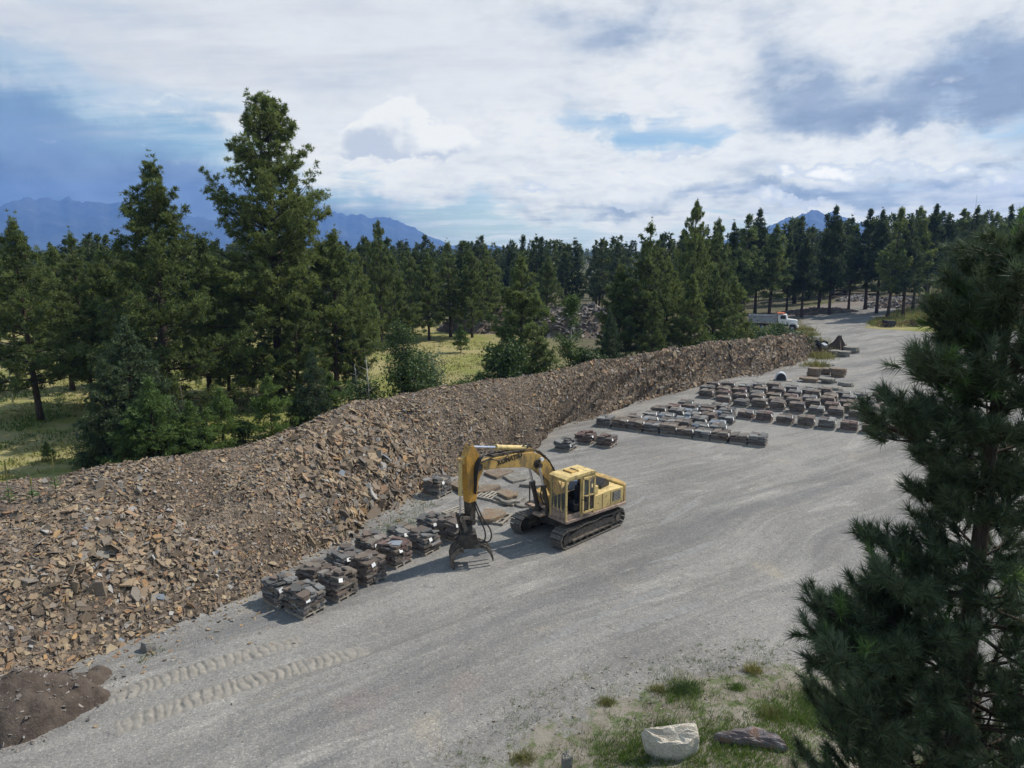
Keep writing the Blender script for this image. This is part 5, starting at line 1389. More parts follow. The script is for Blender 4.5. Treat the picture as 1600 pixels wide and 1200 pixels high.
outline_rock('slate_boulder', [((1115, 1147), .66), ((1140, 1140), .74), ((1180, 1133), .80), ((1215, 1148), .74), ((1229, 1163), .66), ((1222, 1170), .58), ((1190, 1158), .66), ((1150, 1153), .66)], 0, 0, M['slab_purple'], 'long purple grey slate boulder with rusty end beside the cream one', 9, 1.03)
outline_rock('grey_boulder', [((1266, 1188), .75), ((1298, 1202), .7), ((1312, 1225), .6), ((1270, 1225), .6)], 0, 0, M['slab_grey'], 'grey boulder tip cut by the bottom edge left of the near pine', 12)
outline_rock('grey_boulder', [((878, 1176), .62), ((890, 1170), .66), ((894, 1184), .6), ((880, 1188), .58)], 0, 0, M['slab_grey'], 'small upright grey stone on the gravel edge left of the cream boulder', 14)
x, y = at(230, 1015); rock('loose_stone', x, y, .5, .35, .3, M['slab_grey'], 'dark blocky stone alone on the gravel by the rubble foot', 'stone', 31)

# ------------------------------------------------------------------ conifers
def needles(pos_, dirs, K, L, W, rg, spread=.75, lvar=.3):
    """K thin triangular needle sprays from every point"""
    N = len(pos_)
    d = dirs[:, None, :] + rg.normal(0, spread, (N, K, 3)); d /= np.linalg.norm(d, axis=2)[..., None]
    l = (np.asarray(L).reshape(-1, 1) * np.ones((N, K)) * rg.uniform(1 - lvar, 1 + lvar, (N, K)))[..., None]
    sd_ = np.cross(d, rg.normal(0, 1, (N, K, 3))); sd_ /= np.linalg.norm(sd_, axis=2)[..., None]
    b = pos_[:, None, :] + d * l * .02
    wv = np.asarray(W).reshape(-1, 1, 1) if np.ndim(W) else W
    v = np.stack([b + d * l * .25 + sd_ * wv / 2, b + d * l * .25 - sd_ * wv / 2, b + d * l], 2)
    return v.reshape(-1, 3)
def tubes_np(mb, pts, r, n=4): mb.tube(pts, r, n, cap=False)
PROFS = {
    'ponderosa': [(0, .72), (.1, .95), (.22, 1.0), (.42, .84), (.62, .60), (.8, .38), (.92, .20), (1, .05)],
    'broad': [(0, .85), (.12, 1.0), (.3, .92), (.5, .72), (.7, .48), (.85, .27), (1, .04)],
    'narrow': [(0, .7), (.2, 1.0), (.5, .8), (.75, .52), (.9, .30), (1, .05)],
    'cone': [(0, 1.0), (.15, .95), (.4, .72), (.65, .46), (.85, .22), (1, .03)],
    'wide': [(0, .85), (.15, 1.0), (.35, .95), (.55, .80), (.72, .64), (.87, .44), (.95, .28), (1, .10)],
}
def conifer(name, H, cb, rad, seed, profile, n_br, tufts, K, L, W, up=(-12, 48), mt='pine', trunk_r=None, clump=.45, nseg=4, spread=.75, fork=None, gaps=.15):
    rg = np.random.default_rng(seed); pr = PROFS[profile]
    tr = trunk_r or H * .014 + .05
    lean = rg.normal(0, .012 * H, 2)
    def axis(z):
        s_ = z / H
        return np.array([lean[0] * s_ * s_ + .01 * H * math.sin(3 * s_ + seed), lean[1] * s_ * s_ + .01 * H * math.sin(2.3 * s_ + seed * 2), z])
    tm = MB()
    zs = np.linspace(-.3, H * .985, 12)
    tm.tube([axis(max(z, 0)) + np.array([0, 0, min(z, 0)]) for z in zs], [tr * (1.25 if i == 0 else 1) * (1 - .93 * max(z, 0) / H) + .01 for i, z in enumerate(zs)], 8)
    P_, D_ = [], []
    ph = rg.uniform(0, 6.28)
    rels = np.sort(rg.uniform(0, 1, n_br) ** .92)
    lop = rg.uniform(.82, 1.18, 6)
    for i, rel in enumerate(rels):
        z0 = cb + (H * .985 - cb) * rel
        a = ph + i * 2.39996 + rg.uniform(-.4, .4)
        side = lop[int((a % 6.2831) / 6.2832 * 6) % 6]
        ln = rad * np.interp(rel, [p[0] for p in pr], [p[1] for p in pr]) * rg.uniform(.66, 1.16) * side
        if rg.uniform() < gaps: ln *= .55
        e0 = math.radians(up[0] + (up[1] - up[0]) * rel ** .9 + rg.uniform(-9, 9))
        hdir = np.array([math.cos(a), math.sin(a), 0]); base = axis(z0)
        curl = rg.uniform(.05, .35) * ln * (1 - rel * .5)
        def bp_(s_): return base + hdir * (ln * s_ * math.cos(e0)) + np.array([0, 0, ln * s_ * math.sin(e0) + curl * s_ * s_])
        r0 = max(.012, tr * .28 * (ln / rad) * (1 - .55 * rel))
        if ln > .5: tm.tube([bp_(s_) for s_ in np.linspace(0, .95, nseg)], [r0 * (1 - .8 * s_) for s_ in np.linspace(0, 1, nseg)], 4, cap=False)
        nt = max(3, int(tufts * (ln / rad) ** 1.35))
        # clusters along the limb, denser outside
        nc = max(2, int(ln * 4.6))
        cs = rg.uniform(.16, 1.0, nc) ** .72; lat = rg.normal(0, .27, nc) * ln * (1.12 - cs); ver = rg.normal(.03, .06, nc) * ln
        sdv = np.array([-math.sin(a), math.cos(a), 0])
        cl = np.array([bp_(s_) for s_ in cs]) + sdv * lat[:, None] + np.array([0, 0, 1.0]) * ver[:, None]
        if ln > 1.0:
            for c_, s_, l_ in list(zip(cl, cs, lat))[:6]:
                tm.tube([bp_(max(0, s_ - .22)), c_], [r0 * .35, r0 * .12], 3, cap=False)
        pick = rg.integers(0, nc, nt)
        p_ = cl[pick] + rg.normal(0, clump * .5, (nt, 3)) * np.array([1, 1, .62]) * (.5 + .5 * ln / rad)
        d_ = hdir * .75 + np.array([0, 0, .75]) + rg.normal(0, .35, (nt, 3))
        P_.append(p_); D_.append(d_)
    # leader
    tp = axis(H * .985); nl = max(6, tufts // 2)
    P_.append(tp + rg.normal(0, .12, (nl, 3)) * np.array([1, 1, 2.5]) * (rad / 4 + .3) - np.array([0, 0, .25])); D_.append(np.tile([0, 0, 1.2], (nl, 1)))
    P_ = np.concatenate(P_); D_ = np.concatenate(D_); D_ /= np.linalg.norm(D_, axis=1)[:, None]
    v = needles(P_, D_, K, L, W, rg, spread)
    f = np.arange(len(v)).reshape(-1, 3)
    cm = new_mesh(name + '_crown', v, f, [M[mt]])
    return cm, tm.mesh(name + '_trunk', M['bark'], True)
TRIS = [0]
def place_tree(name, meshes, x, y, rz, sc, label, group=None, cat='pine tree', mt=None, z=None):
    o = empty(name, (x, y, zg(x, y) if z is None else z), rz, label, cat, group)
    o.scale = (sc, sc, sc) if not isinstance(sc, tuple) else sc
    link('crown', meshes[0], o); link('trunk', meshes[1], o)
    return o
def tree_px(px_base_x, px_top, yw, H0):
    """world x, z-scale from the photographed top"""
    x, zt = top_at(px_top[0], px_top[1], yw)
    return x, (zt - zg(x, yw)) / H0

# the two tall pines and their neighbours left of the bank
G_L = 'pines standing in the meadow left of the rubble bank'
m_ = conifer('tall_pine', 24.6, 2.4, 6.4, 5, 'wide', 190, 210, 10, .30, .07, up=(-14, 62), clump=.32, trunk_r=.44, gaps=.25)
x, zt = top_at(403, 150, 57); place_tree('ponderosa_pine', m_, x + .4, 57, .6, (zt - zg(x, 57)) / 24.9, 'tallest ponderosa pine, rising well above all the others left of the middle')
m_ = conifer('second_pine', 18.6, 1.8, 5.6, 23, 'ponderosa', 150, 190, 10, .28, .065, up=(-10, 58), clump=.30, trunk_r=.36, gaps=.25)
x, zt = top_at(224, 248, 48.5); place_tree('ponderosa_pine', m_, x + .3, 48.5, 2.0, (zt - zg(x, 48.5)) / 18.9, 'second tallest ponderosa pine, left of the tallest one')
MID = [conifer('mid_pine', 14.0, 1.9, 3.7, 40 + k, ['ponderosa', 'broad', 'ponderosa', 'narrow'][k], 96, 130, 9, .27, .07, up=(-12, 52), clump=.28, gaps=.18) for k in range(4)]
LOWC = [conifer('bushy_pine', 10.5, .4, 3.3, 60 + k, 'broad', 100, 130, 9, .25, .065, up=(-5, 55), clump=.26, gaps=.10) for k in range(3)]
left = [  # top px, distance, mesh set, yaw, label, width factor
    ((24, 342), 49, MID[1], 1.1, 'leftmost pine, cut by the left edge, over the striped shadows', 1.05), ((114, 364), 55, MID[0], .4, 'slim pointed pine between the leftmost pine and the second tallest', .85),
    ((84, 386), 60, MID[3], 2.2, 'pine just left of the slim pointed one, set farther back', 1.1), ((152, 392), 53, MID[2], 3.0, 'round topped pine just left of the dark fir', .95),
    ((178, 384), 63, MID[0], 4.0, 'small topped pine peeping out left of the second tallest', .9), ((306, 368), 54, MID[1], 5.1, 'flat topped pine leaning out right of the second tallest', .95),
    ((516, 360), 59, MID[2], 1.8, 'pine crown touching the right side of the tallest pine', 1.05), ((546, 440), 61, LOWC[0], 2.6, 'full green pine below the right side of the tallest pine', 1.0),
    ((455, 430), 54, LOWC[1], 2.0, 'bushy pine in front of the trunk of the tallest pine', .9), ((345, 432), 60, LOWC[2], .9, 'bushy pine filling the space left of the tallest trunk', 1.1),
    ((5, 400), 66, MID[3], .3, 'pine at the extreme left edge behind the leftmost one', 1.0), ((60, 402), 78, MID[2], .3, 'pine far back at left with its thin trunk showing', 1.0),
    ((590, 345), 88, MID[3], .7, 'slender pine with a bare pointed top right of the tallest pine', .62), ((560, 395), 80, MID[0], .2, 'pine just left of the slender bare topped one', .8)]
for tp, yw, ms, rz, lab, wf in left:
    H0 = 14.2 if ms in MID else 10.7
    wf *= .88
    x, s_ = tree_px(0, tp, yw, H0); place_tree('ponderosa_pine', ms, x, yw, rz, (s_ * wf, s_ * wf, s_), lab, G_L)
# solid row in the middle
mid = [((812, 400), 62, LOWC[0], 3.3, 'big dark bushy pine in the middle, branches down to the ground', 1.12), ((700, 378), 100, MID[0], 1, 'pine with dark straight trunk at the meadow edge, left one', 1.0),
       ((668, 395), 96, MID[1], 2, 'broad pine at the back of the open meadow', .9), ((640, 392), 104, MID[2], 4, 'pine behind the aspen at the back of the meadow', .9), ((735, 392), 99, MID[3], 2, 'pine left of the big dark bushy one, farther off', .9),
       ((762, 390), 108, MID[0], 5, 'pine behind the big dark bushy one', 1.0), ((615, 400), 92, LOWC[1], 5, 'low pine left of the meadow opening', 1.0), ((855, 402), 112, MID[2], 1, 'pine left of the grey rock heap', 1.0),
       ((1013, 348), 74, MID[0], 2.9, 'tall pine in the clump right of the grey rock heap', .92), ((968, 412), 74, LOWC[2], 1.2, 'pine at the left side of the clump beyond the bank', .95), ((1048, 402), 77, MID[1], .3, 'pine right of the tall one in the clump', .85),
       ((1088, 314), 92, MID[3], 4.4, 'tallest sparse topped pine above the forest right of the middle', .62), ((1124, 342), 96, MID[3], .4, 'thin spired pine right of the sparse topped one', .62), ((1118, 418), 76, LOWC[0], 4.1, 'bushy pine at the front right of the clump', .85),
       ((1148, 432), 80, LOWC[1], 2.1, 'rightmost light green pine of the clump, above the truck bed', .85), ((1085, 428), 73, LOWC[2], 5.0, 'bushy pine at the front of the clump over the bank', .8), ((1022, 452), 70, LOWC[1], .2, 'low pine at the front left of the clump', .75)]
for tp, yw, ms, rz, lab, wf in mid:
    H0 = 14.2 if ms in MID else 10.7
    x, s_ = tree_px(0, tp, yw, H0); place_tree('ponderosa_pine', ms, x, yw, rz, (s_ * wf, s_ * wf, s_), lab, 'pines between the bank and the forest')
# right-hand wood: front row individually described
RF = [conifer('wood_pine', 18.0, 4.0, 3.3, 80 + k, ['narrow', 'ponderosa', 'broad', 'narrow', 'ponderosa'][k], 70, 100, 8, .40, .13, up=(-10, 50), clump=.6, mt='pine' if k % 2 else 'farpine', gaps=.15) for k in range(5)]
WORD = ORD + ['fourteenth', 'fifteenth', 'sixteenth', 'seventeenth', 'eighteenth', 'nineteenth', 'twentieth', 'twenty-first', 'twenty-second']
r2 = random.Random(4)
rt = [(1168, 336), (1190, 330), (1212, 356), (1238, 366), (1262, 370), (1290, 362), (1310, 326), (1338, 350), (1366, 326), (1384, 330), (1406, 326), (1428, 340), (1442, 326), (1464, 322), (1486, 334), (1508, 330), (1532, 322), (1560, 334), (1584, 328), (1612, 330), (1150, 352), (1640, 326)]
rt.sort()
for i, tp in enumerate(rt):
    yw = 128 + r2.uniform(-8, 10) + max(0, (tp[0] - 1400)) * .09
    ms = RF[i % 5]; x, s_ = tree_px(0, (tp[0], tp[1] + r2.uniform(-5, 5)), yw, 18.2)
    place_tree('ponderosa_pine', ms, x, yw, r2.uniform(0, 6.28), (s_ * r2.uniform(.82, 1.12),) * 2 + (s_,), f'{WORD[i]} pine from the left in the front row of the wood behind the road', 'front row of the wood behind the road')
# forest beyond: first three hundred as trees, the far mass as one
FF = [conifer('forest_pine', 15.0, 1.6, 2.7, 120 + k, ['narrow', 'cone', 'ponderosa', 'narrow', 'cone', 'broad'][k], 44, 46, 6, .50, .20, up=(-12, 40), clump=.6, mt='farpine', nseg=3, gaps=.12) for k in range(6)]
FT = []
for cm, tm_ in FF:      # crown and trunk in one mesh for the distance
    FT.append((cm, tm_))
def forest_points(n, y0, y1, seed, density=1.0):
    r3 = np.random.default_rng(seed); out = []
    while len(out) < n:
        y = y0 + (y1 - y0) * r3.uniform() ** 1.15; x = r3.uniform(-.80, .82) * y
        px = 800 + x / (y * CP + CH * SP) * FPX
        lim = np.interp(px, [-50, 200, 400, 600, 760, 900, 1100, 1150, 1300, 1450, 1650], [84, 82, 86, 108, 118, 128, 118, 136, 142, 150, 158])
        if y < lim: continue
        if 1150 < px < 1650 and y < 145 and r3.uniform() < .5: continue
        if (x - at(930, 520)[0]) ** 2 / 330 + (y - at(930, 520)[1]) ** 2 / 240 < 1: continue
        out.append((x, y))
    return out
def fH(x, y, r):
    px = 800 + x / (y * CP + CH * SP) * FPX
    return np.interp(px, [0, 400, 600, 900, 1100, 1200, 1600], [13.5, 13.5, 13.6, 14.6, 15.8, 17.5, 17.5]) * r.uniform(.80, 1.10) / 15.0
def fdesc(x, y, k):
    px = 800 + x / (y * CP + CH * SP) * FPX
    shp = ['slender', 'pointed', 'round shouldered', 'narrow', 'conical', 'broad'][k]
    reg = ['at the left behind the meadow pines', 'behind the two tallest pines', 'behind the slender bare topped pine', 'behind the open meadow', 'above the grey rock heap', 'behind the clump beyond the bank', 'behind the dump truck', 'behind the log pile', 'beyond the road bend'][int(np.searchsorted([150, 480, 620, 800, 960, 1150, 1270, 1380], px))]
    return f"{shp} dark {'near' if y < 120 else 'middle' if y < 165 else 'far'} forest pine {reg}"
fp_ = forest_points(278, 80, 215, 17); r3 = random.Random(8)
for x, y in fp_:
    k = r3.randrange(6); s_ = fH(x, y, r3)
    place_tree('forest_pine', FT[k], x, y, r3.uniform(0, 6.28), (s_ * r3.uniform(.85, 1.15),) * 2 + (s_,), fdesc(x, y, k), 'pines of the forest behind')
def lod(seed, n=34):
    rg = np.random.default_rng(seed); v = []
    t = rg.uniform(0, 1, n * 9) ** .8; a = rg.uniform(0, 6.283, n * 9)
    rad = 2.5 * (1 - t) ** .85 * rg.uniform(.35, 1.0, n * 9) + .12
    p = np.c_[np.cos(a) * rad, np.sin(a) * rad, 2.6 + 12.3 * t]
    d = np.c_[np.cos(a), np.sin(a), np.full(len(a), .5)]
    v = needles(p, d, 4, .95, .50, rg, .6)
    tr_ = np.array([[-.14, 0, 0], [.14, 0, 0], [0, 0, 14.5], [0, -.14, 0], [0, .14, 0], [0, 0, 14.5]])
    return np.concatenate([v, tr_])
LODS = [lod(300 + k) for k in range(5)]
mv = []
for x, y in forest_points(1050, 150, 820, 23):
    s_ = fH(x, y, r3) * 1.02; a = r3.uniform(0, 6.28); L_ = LODS[r3.randrange(5)]
    L_ = L_.reshape(-1, 3, 3)[::(2 if y < 260 else 4 if y < 450 else 6)].reshape(-1, 3)
    q = L_ * s_ * np.array([1.1, 1.1, 1]); c, sn = math.cos(a), math.sin(a)
    mv.append(np.c_[q[:, 0] * c - q[:, 1] * sn + x, q[:, 0] * sn + q[:, 1] * c + y, q[:, 2] + zg(x, y)])
mv = np.concatenate(mv)
tag(link('distant_forest', new_mesh('distant_forest', mv, np.arange(len(mv)).reshape(-1, 3), [M['farpine']])), kind='stuff')
# plain beyond the forest to the foot of the range
mv = []
r4 = np.random.default_rng(5)
for k in range(700):
    y = r4.uniform(850, 3200); x = r4.uniform(-.8, .8) * y
    L_ = LODS[k % 5].reshape(-1, 3, 3)[::9].reshape(-1, 3); q = L_ * np.array([9, 5, .95])
    mv.append(q + np.array([x, y, zg(x, y)]))
mv = np.concatenate(mv)
tag(link('far_woods', new_mesh('far_woods', mv, np.arange(len(mv)).reshape(-1, 3), [M['farpine']])), kind='stuff')

# firs, saplings
FIR = [conifer('fir', 8.2, .2, 2.9, 150 + k, 'cone', 110, 95, 10, .20, .07, up=(-16, 38), clump=.42, mt='fir', spread=.6, gaps=.05) for k in range(2)]
SAP = [conifer('sapling', 4.2, .1, 1.35, 160 + k, 'broad', 60, 46, 9, .17, .05, up=(5, 62), clump=.26, mt='young', trunk_r=.06, spread=.6, gaps=.08) for k in range(3)]
firs = [((192, 503), 39.5, FIR[0], 1, 'dark bluish fir, largest of the low conifers behind the near bank', 1.08), ((158, 560), 38.0, FIR[1], 2.2, 'dark low fir at the left flank of the largest fir', 1.0), ((232, 560), 40.5, FIR[1], 4, 'fir behind the bright sapling right of the largest fir', .9),
        ((955, 488), 65, FIR[0], 3, 'small dark fir at the left foot of the pine clump', .75), ((488, 548), 46, FIR[1], 5, 'dense round conifer right of the small bright fir', .78)]
for tp, yw, ms, rz, lab, wf in firs:
    x, s_ = tree_px(0, tp, yw, 8.3); place_tree('fir_tree', ms, x, yw, rz, (s_ * wf, s_ * wf, s_), lab, 'firs behind the rubble bank', 'fir tree')
saps = [((420, 588), 43.5, 0, 'bright green bell shaped sapling standing alone on the crest'), ((232, 590), 37.0, 1, 'bright sapling in front of the dark fir'), ((296, 628), 39.0, 2, 'loose sapling right of the dark fir'),
        ((343, 606), 41.5, 1, 'tall thin sapling midway between dark fir and bell shaped sapling'), ((322, 640), 40.0, 0, 'small sapling squeezed beside the tall thin one'), ((268, 640), 38.0, 2, 'small sapling at the right foot of the dark fir'),
        ((516, 585), 47.5, 0, 'green sapling right of the dense round conifer'), ((462, 622), 45.5, 1, 'low sapling left of the dense round conifer'), ((720, 508), 84, 1, 'tiny lone sapling in the open meadow'),
        ((208, 640), 36.5, 0, 'low bright sapling at the foot of the dark fir'), ((72, 690), 39, 2, 'tiny sapling in the striped meadow at left')]
for tp, yw, k, lab in saps:
    x, s_ = tree_px(0, tp, yw, 4.25); place_tree('pine_sapling', SAP[k], x, yw, k * 2.1, (s_ * (1.25 if s_ < .9 else 1.05),) * 2 + (s_,), lab, 'saplings along the back of the bank', 'sapling')

# ------------------------------------------------------------------ broadleaf trees, shrubs, weeds
def leafy(name, H, rad, seed, n, ls, mt, z0=.25, lobes=9, trunk=True, barkm='bark_pale', stems=1, airy=1.0):
    rg = np.random.default_rng(seed); tm = MB(); P_ = []
    for s_ in range(stems):
        a0 = rg.uniform(0, 6.28); ln = np.array([math.cos(a0), math.sin(a0)]) * rad * (.35 if stems > 1 else .06)
        top = np.array([ln[0] * 1.4, ln[1] * 1.4, H * rg.uniform(.8, 1) if stems > 1 else H * .97])
        bs = np.array([ln[0] * .2, ln[1] * .2, 0]); md_ = (bs + top) / 2 + np.r_[rg.normal(0, .05 * H, 2), 0]
        tm.tube([bs, md_, top], [.016 * H + .01, .010 * H + .006, .006], 6, cap=False)
        for k in range(lobes):
            t_ = z0 + (1 - z0) * rg.uniform(0, 1) ** .9; c_ = bs * (1 - t_) ** 2 + 2 * md_ * t_ * (1 - t_) + top * t_ ** 2
            a = rg.uniform(0, 6.28); rr = rad * math.sin(math.pi * np.clip((t_ - z0) / (1 - z0) * .82 + .18, 0, 1)) ** .7 * rg.uniform(.3, .95)
            e = c_ + np.array([math.cos(a) * rr, math.sin(a) * rr, rr * .55])
            tm.tube([c_, (c_ + e) / 2 + np.array([0, 0, .05]), e], [.006 * H, .004 * H, .003], 4, cap=False)
            m_k = n // (stems * lobes)
            P_.append(c_ + (e - c_) * rg.uniform(.2, 1.08, m_k)[:, None] + rg.normal(0, .16 * rad * airy, (m_k, 3)))
    P_ = np.concatenate(P_); P_ = P_[P_[:, 2] > .03]; N = len(P_)
    d = rg.normal(0, 1, (N, 3)); d[:, 2] = np.abs(d[:, 2]) * .5; d /= np.linalg.norm(d, axis=1)[:, None]
    s_ = np.cross(d, rg.normal(0, 1, (N, 3))); s_ /= np.linalg.norm(s_, axis=1)[:, None]
    l = ls * rg.uniform(.6, 1.3, (N, 1))
    v = np.stack([P_, P_ + d * l * .5 + s_ * l * .36, P_ + d * l, P_ + d * l * .5 - s_ * l * .36], 1).reshape(-1, 3)
    return new_mesh(name + '_foliage', v, np.arange(len(v)).reshape(-1, 4), [M[mt]]), tm.mesh(name + '_stem', M[barkm], True)
def place_leafy(name, ms, x, y, sc, label, cat, group=None, rz=0.0):
    o = empty(name, (x, y, zg(x, y)), rz, label, cat, group); o.scale = (sc, sc, sc) if not isinstance(sc, tuple) else sc
    link('foliage', ms[0], o); link('stem', ms[1], o); return o
AS = [leafy('aspen', 7.5, 1.7, 200 + k, 5200, .16, 'aspen', .18, 22) for k in range(2)]
WI = leafy('willow', 4.0, 1.7, 210, 4200, .15, 'willow', .12, 8, stems=4)
SH = [leafy('shrub', 2.0, 1.25, 220 + k, 2600, .13, 'shrub', .08, 6, stems=5, barkm='bark') for k in range(3)]
AP = leafy('aspen_dark', 7.0, 2.0, 231, 6500, .15, 'shrub', .10, 26)
def pl(px_top, yw, ms, H0, name, lab, cat, grp=None, wf=1.0, rz=0.0):
    x, s_ = tree_px(0, px_top, yw, H0); return place_leafy(name, ms, x, yw, (s_ * wf, s_ * wf, s_), lab, cat, grp, rz)
pl((896, 464), 63, AS[0], 7.6, 'aspen_tree', 'bright yellow green young aspen in front of the grey rock heap', 'aspen tree', None, .95)
pl((624, 503), 52.5, AP, 7.1, 'aspen_tree', 'grey green aspen with white stem at the edge of the meadow', 'aspen tree', None, .9, 1.0)
pl((664, 548), 54, WI, 4.1, 'willow_shrub', 'pale silvery willow shrub right of the grey green aspen', 'shrub', None, 1.15)
pl((785, 536), 57, SH[0], 2.05, 'green_shrub', 'bright green rounded bush left of the big dark bushy pine', 'shrub', None, .80)
pl((640, 560), 51, SH[1], 2.05, 'green_shrub', 'leafy bush at the foot of the grey green aspen', 'shrub', None, .8)
shr = [((700, 600), 53.5, 'low bush along the crest below the willow'), ((735, 590), 55.5, 'low bush between willow and bright rounded bush'), ((756, 580), 56.5, 'small bush left of the bright rounded bush'), ((600, 622), 49.5, 'small bush left of the aspen foot'),
       ((560, 596), 50, 'twiggy bush in the meadow near the thin white stems'), ((1130, 506), 74, 'green bush behind the crest left of the truck'), ((1160, 503), 80, 'green bush below the truck bed'), ((1185, 505), 84, 'green bush in front of the truck wheels'),
       ((1208, 500), 86, 'leafy bush in front of the truck cab'), ((1100, 520), 72, 'low green bush on the crest below the pine clump'), ((845, 560), 60, 'low bush at the right foot of the big dark pine'), ((920, 540), 64, 'low bush at the foot of the young aspen'),
       ((380, 655), 43, 'low bush left of the bell shaped sapling'), ((135, 694), 37.5, 'low green bush on the crest left of the dark fir'), ((300, 672), 38.8, 'low bush below the loose sapling'), ((1234, 520), 84, 'grassy bush in front of the truck bumper'), ((1250, 520), 82, 'yellow green bush at the far end of the crest')]
for i, (tp, yw, lab) in enumerate(shr):
    x, s_ = tree_px(0, tp, yw, 2.05); s_ = max(.35, min(s_, 1.6)); place_leafy('green_shrub', SH[i % 3], x, yw, (s_ * 1.15, s_ * 1.15, s_), lab, 'shrub', 'bushes along the back of the bank', i * 1.3)
# thin bare stems at the meadow edge
def bare(px, yw, topy, label, m='bark_pale'):
    x, zt = top_at(px, topy, yw); z0 = zg(x, yw); H = zt - z0; rg = random.Random(int(px))
    mb = MB().tube([(0, 0, 0), (rg.uniform(-.1, .1), 0, H * .5), (rg.uniform(-.2, .2), .1, H)], [.07, .05, .015], 6)
    for k in range(16):
        t_ = .3 + .65 * k / 16; a = k * 2.4; l = (1 - t_) * H * .35 + .2
        mb.tube([(0, 0, H * t_), (math.cos(a) * l, math.sin(a) * l, H * t_ + l * .5)], [.018, .006], 3, cap=False)
    tag(mb.build('bare_tree', M[m], None, (x, yw, z0), smooth=True), label, 'bare tree', 'bare stems')
bare(572, 49.5, 556, 'thin white bare stem at the near meadow edge'); bare(556, 51, 570, 'shorter white bare stem left of the other')
bare(12, 55, 570, 'leaning white bare stem at the left edge of the meadow'); bare(1528, 138, 304, 'dead bare spire above the right wood', 'bark')
bare(283, 44, 600, 'grey twiggy dead stem among the saplings', 'deadwood')

# tufts and weeds
def blades(pts, n_each, h, w_, rg, spread=.5, rad=.12):
    P_ = np.repeat(pts, n_each, axis=0); N = len(P_); hh_ = (np.repeat(h, n_each) * rg.uniform(.5, 1.15, N))[:, None]
    P_ = P_ + np.c_[rg.normal(0, 1, (N, 2)) * (np.repeat(h, n_each) * rad / .12 * .35)[:, None], np.zeros(N)]
    d = np.c_[rg.normal(0, spread, (N, 2)), np.ones(N)]; d /= np.linalg.norm(d, axis=1)[:, None]
    a = rg.uniform(0, 6.28, N); s_ = np.c_[np.cos(a), np.sin(a), np.zeros(N)] * w_
    mid_ = P_ + d * hh_ * .55; tip = P_ + d * hh_ + np.c_[d[:, :2] * hh_ * .35, np.zeros(N)]
    v = np.stack([P_ - s_, P_ + s_, mid_ + s_ * .7, tip, mid_ - s_ * .7], 1)
    f = (np.arange(N) * 5)[:, None, None] + np.array([[0, 1, 2], [0, 2, 4], [4, 2, 3]])[None]
    return v.reshape(-1, 3), f.reshape(-1, 3)
def grass(name, pts, n_each, h, w_, m, spread=.5, rad=.12, seed=0):
    rg = np.random.default_rng(seed)
    p_ = np.c_[pts, gh(pts[:, 0], pts[:, 1]) - .01]
    v, f = blades(p_, n_each, h, w_, rg, spread, rad)
    return tag(link(name, new_mesh(name, v, f, [m])), kind='stuff')
rg = np.random.default_rng(77)
def around(pxs, n, sd):
    out = []
    for (px, py, r_) in pxs:
        x, y = at(px, py); k = int(n * r_ * r_)
        out.append(np.c_[rg.normal(x, r_ * sd, k), rg.normal(y, r_ * sd, k)])
    return np.concatenate(out)
lush = around([(1040, 1178, 1.1), (1110, 1186, 1.3), (1180, 1192, 1.2), (1070, 1095, .75), (1060, 1083, .5), (1240, 1135, 1.0), (1275, 1110, .8), (1215, 1140, .8), (1290, 1150, .7), (960, 1190, .8), (1000, 1196, .9), (1330, 1130, .8), (1240, 1190, .6), (1365, 1170, .8)], 175, .50)
grass('lush_grass', lush, 9, rg.uniform(.10, .26, len(lush)), .007, M['grassblade'], .42, .16, 1)
spts = bank_pts(6500); keep = (fbm(spts[:, 0] * 1.1, spts[:, 1] * 1.1, 3, 44) > .46); spts = spts[keep]
grass('sparse_weeds', spts, 7, rg.uniform(.05, .15, len(spts)), .006, M['grassblade'], .7, .16, 2)
dpts = bank_pts(3200); dpts = dpts[fbm(dpts[:, 0] * .9 + 5, dpts[:, 1] * .9, 3, 45) > .5]
grass('dry_tufts', dpts, 6, rg.uniform(.05, .14, len(dpts)), .006, M['drygrass'], .75, .16, 3)
# meadow grass where it is close enough to show
mp = np.c_[rg.uniform(-46, 4, 60000), rg.uniform(30, 95, 60000)]
ps = np.abs(poly_sd(mp[:, 0], mp[:, 1], MEADOW)); mp = mp[(poly_sd(mp[:, 0], mp[:, 1], MEADOW) > -3) & (poly_sd(mp[:, 0], mp[:, 1], YARD) < -1) & (fbm(mp[:, 0] * .25, mp[:, 1] * .25, 4, 46) > .40)]
mp = mp[(rg.uniform(0, 1, len(mp)) < np.clip(50 / mp[:, 1], 0, 1) ** 2)][:9000]
half = fbm(mp[:, 0] * .12 + 8, mp[:, 1] * .12, 3, 47) > .5
grass('meadow_grass', mp[half], 4, rg.uniform(.18, .42, half.sum()), .03, M['grassblade'], .5, .2, 4)
grass('dry_meadow_grass', mp[~half], 4, rg.uniform(.15, .42, (~half).sum()), .03, M['drygrass'], .5, .2, 5)
ip = np.array([at(1350 + 300 * a, 513 - 34 * b_) for a, b_ in rg.uniform(0, 1, (3600, 2))]); ip = ip[poly_sd(ip[:, 0], ip[:, 1], ISLE) > .3]
grass('island_grass', ip, 5, rg.uniform(.4, 1.0, len(ip)), .05, M['drygrass'], .3, .2, 6)
ip2 = ip[rg.uniform(0, 1, len(ip)) < .35]; grass('island_weeds', ip2, 4, rg.uniform(.4, .9, len(ip2)), .06, M['grassblade'], .35, .2, 7)
ep = around([(1280, 558, 1.6), (1285, 545, 1.6), (1272, 535, 1.5), (1255, 518, 1.6), (1276, 572, 1.1), (1264, 525, 1.2)], 60, .5)
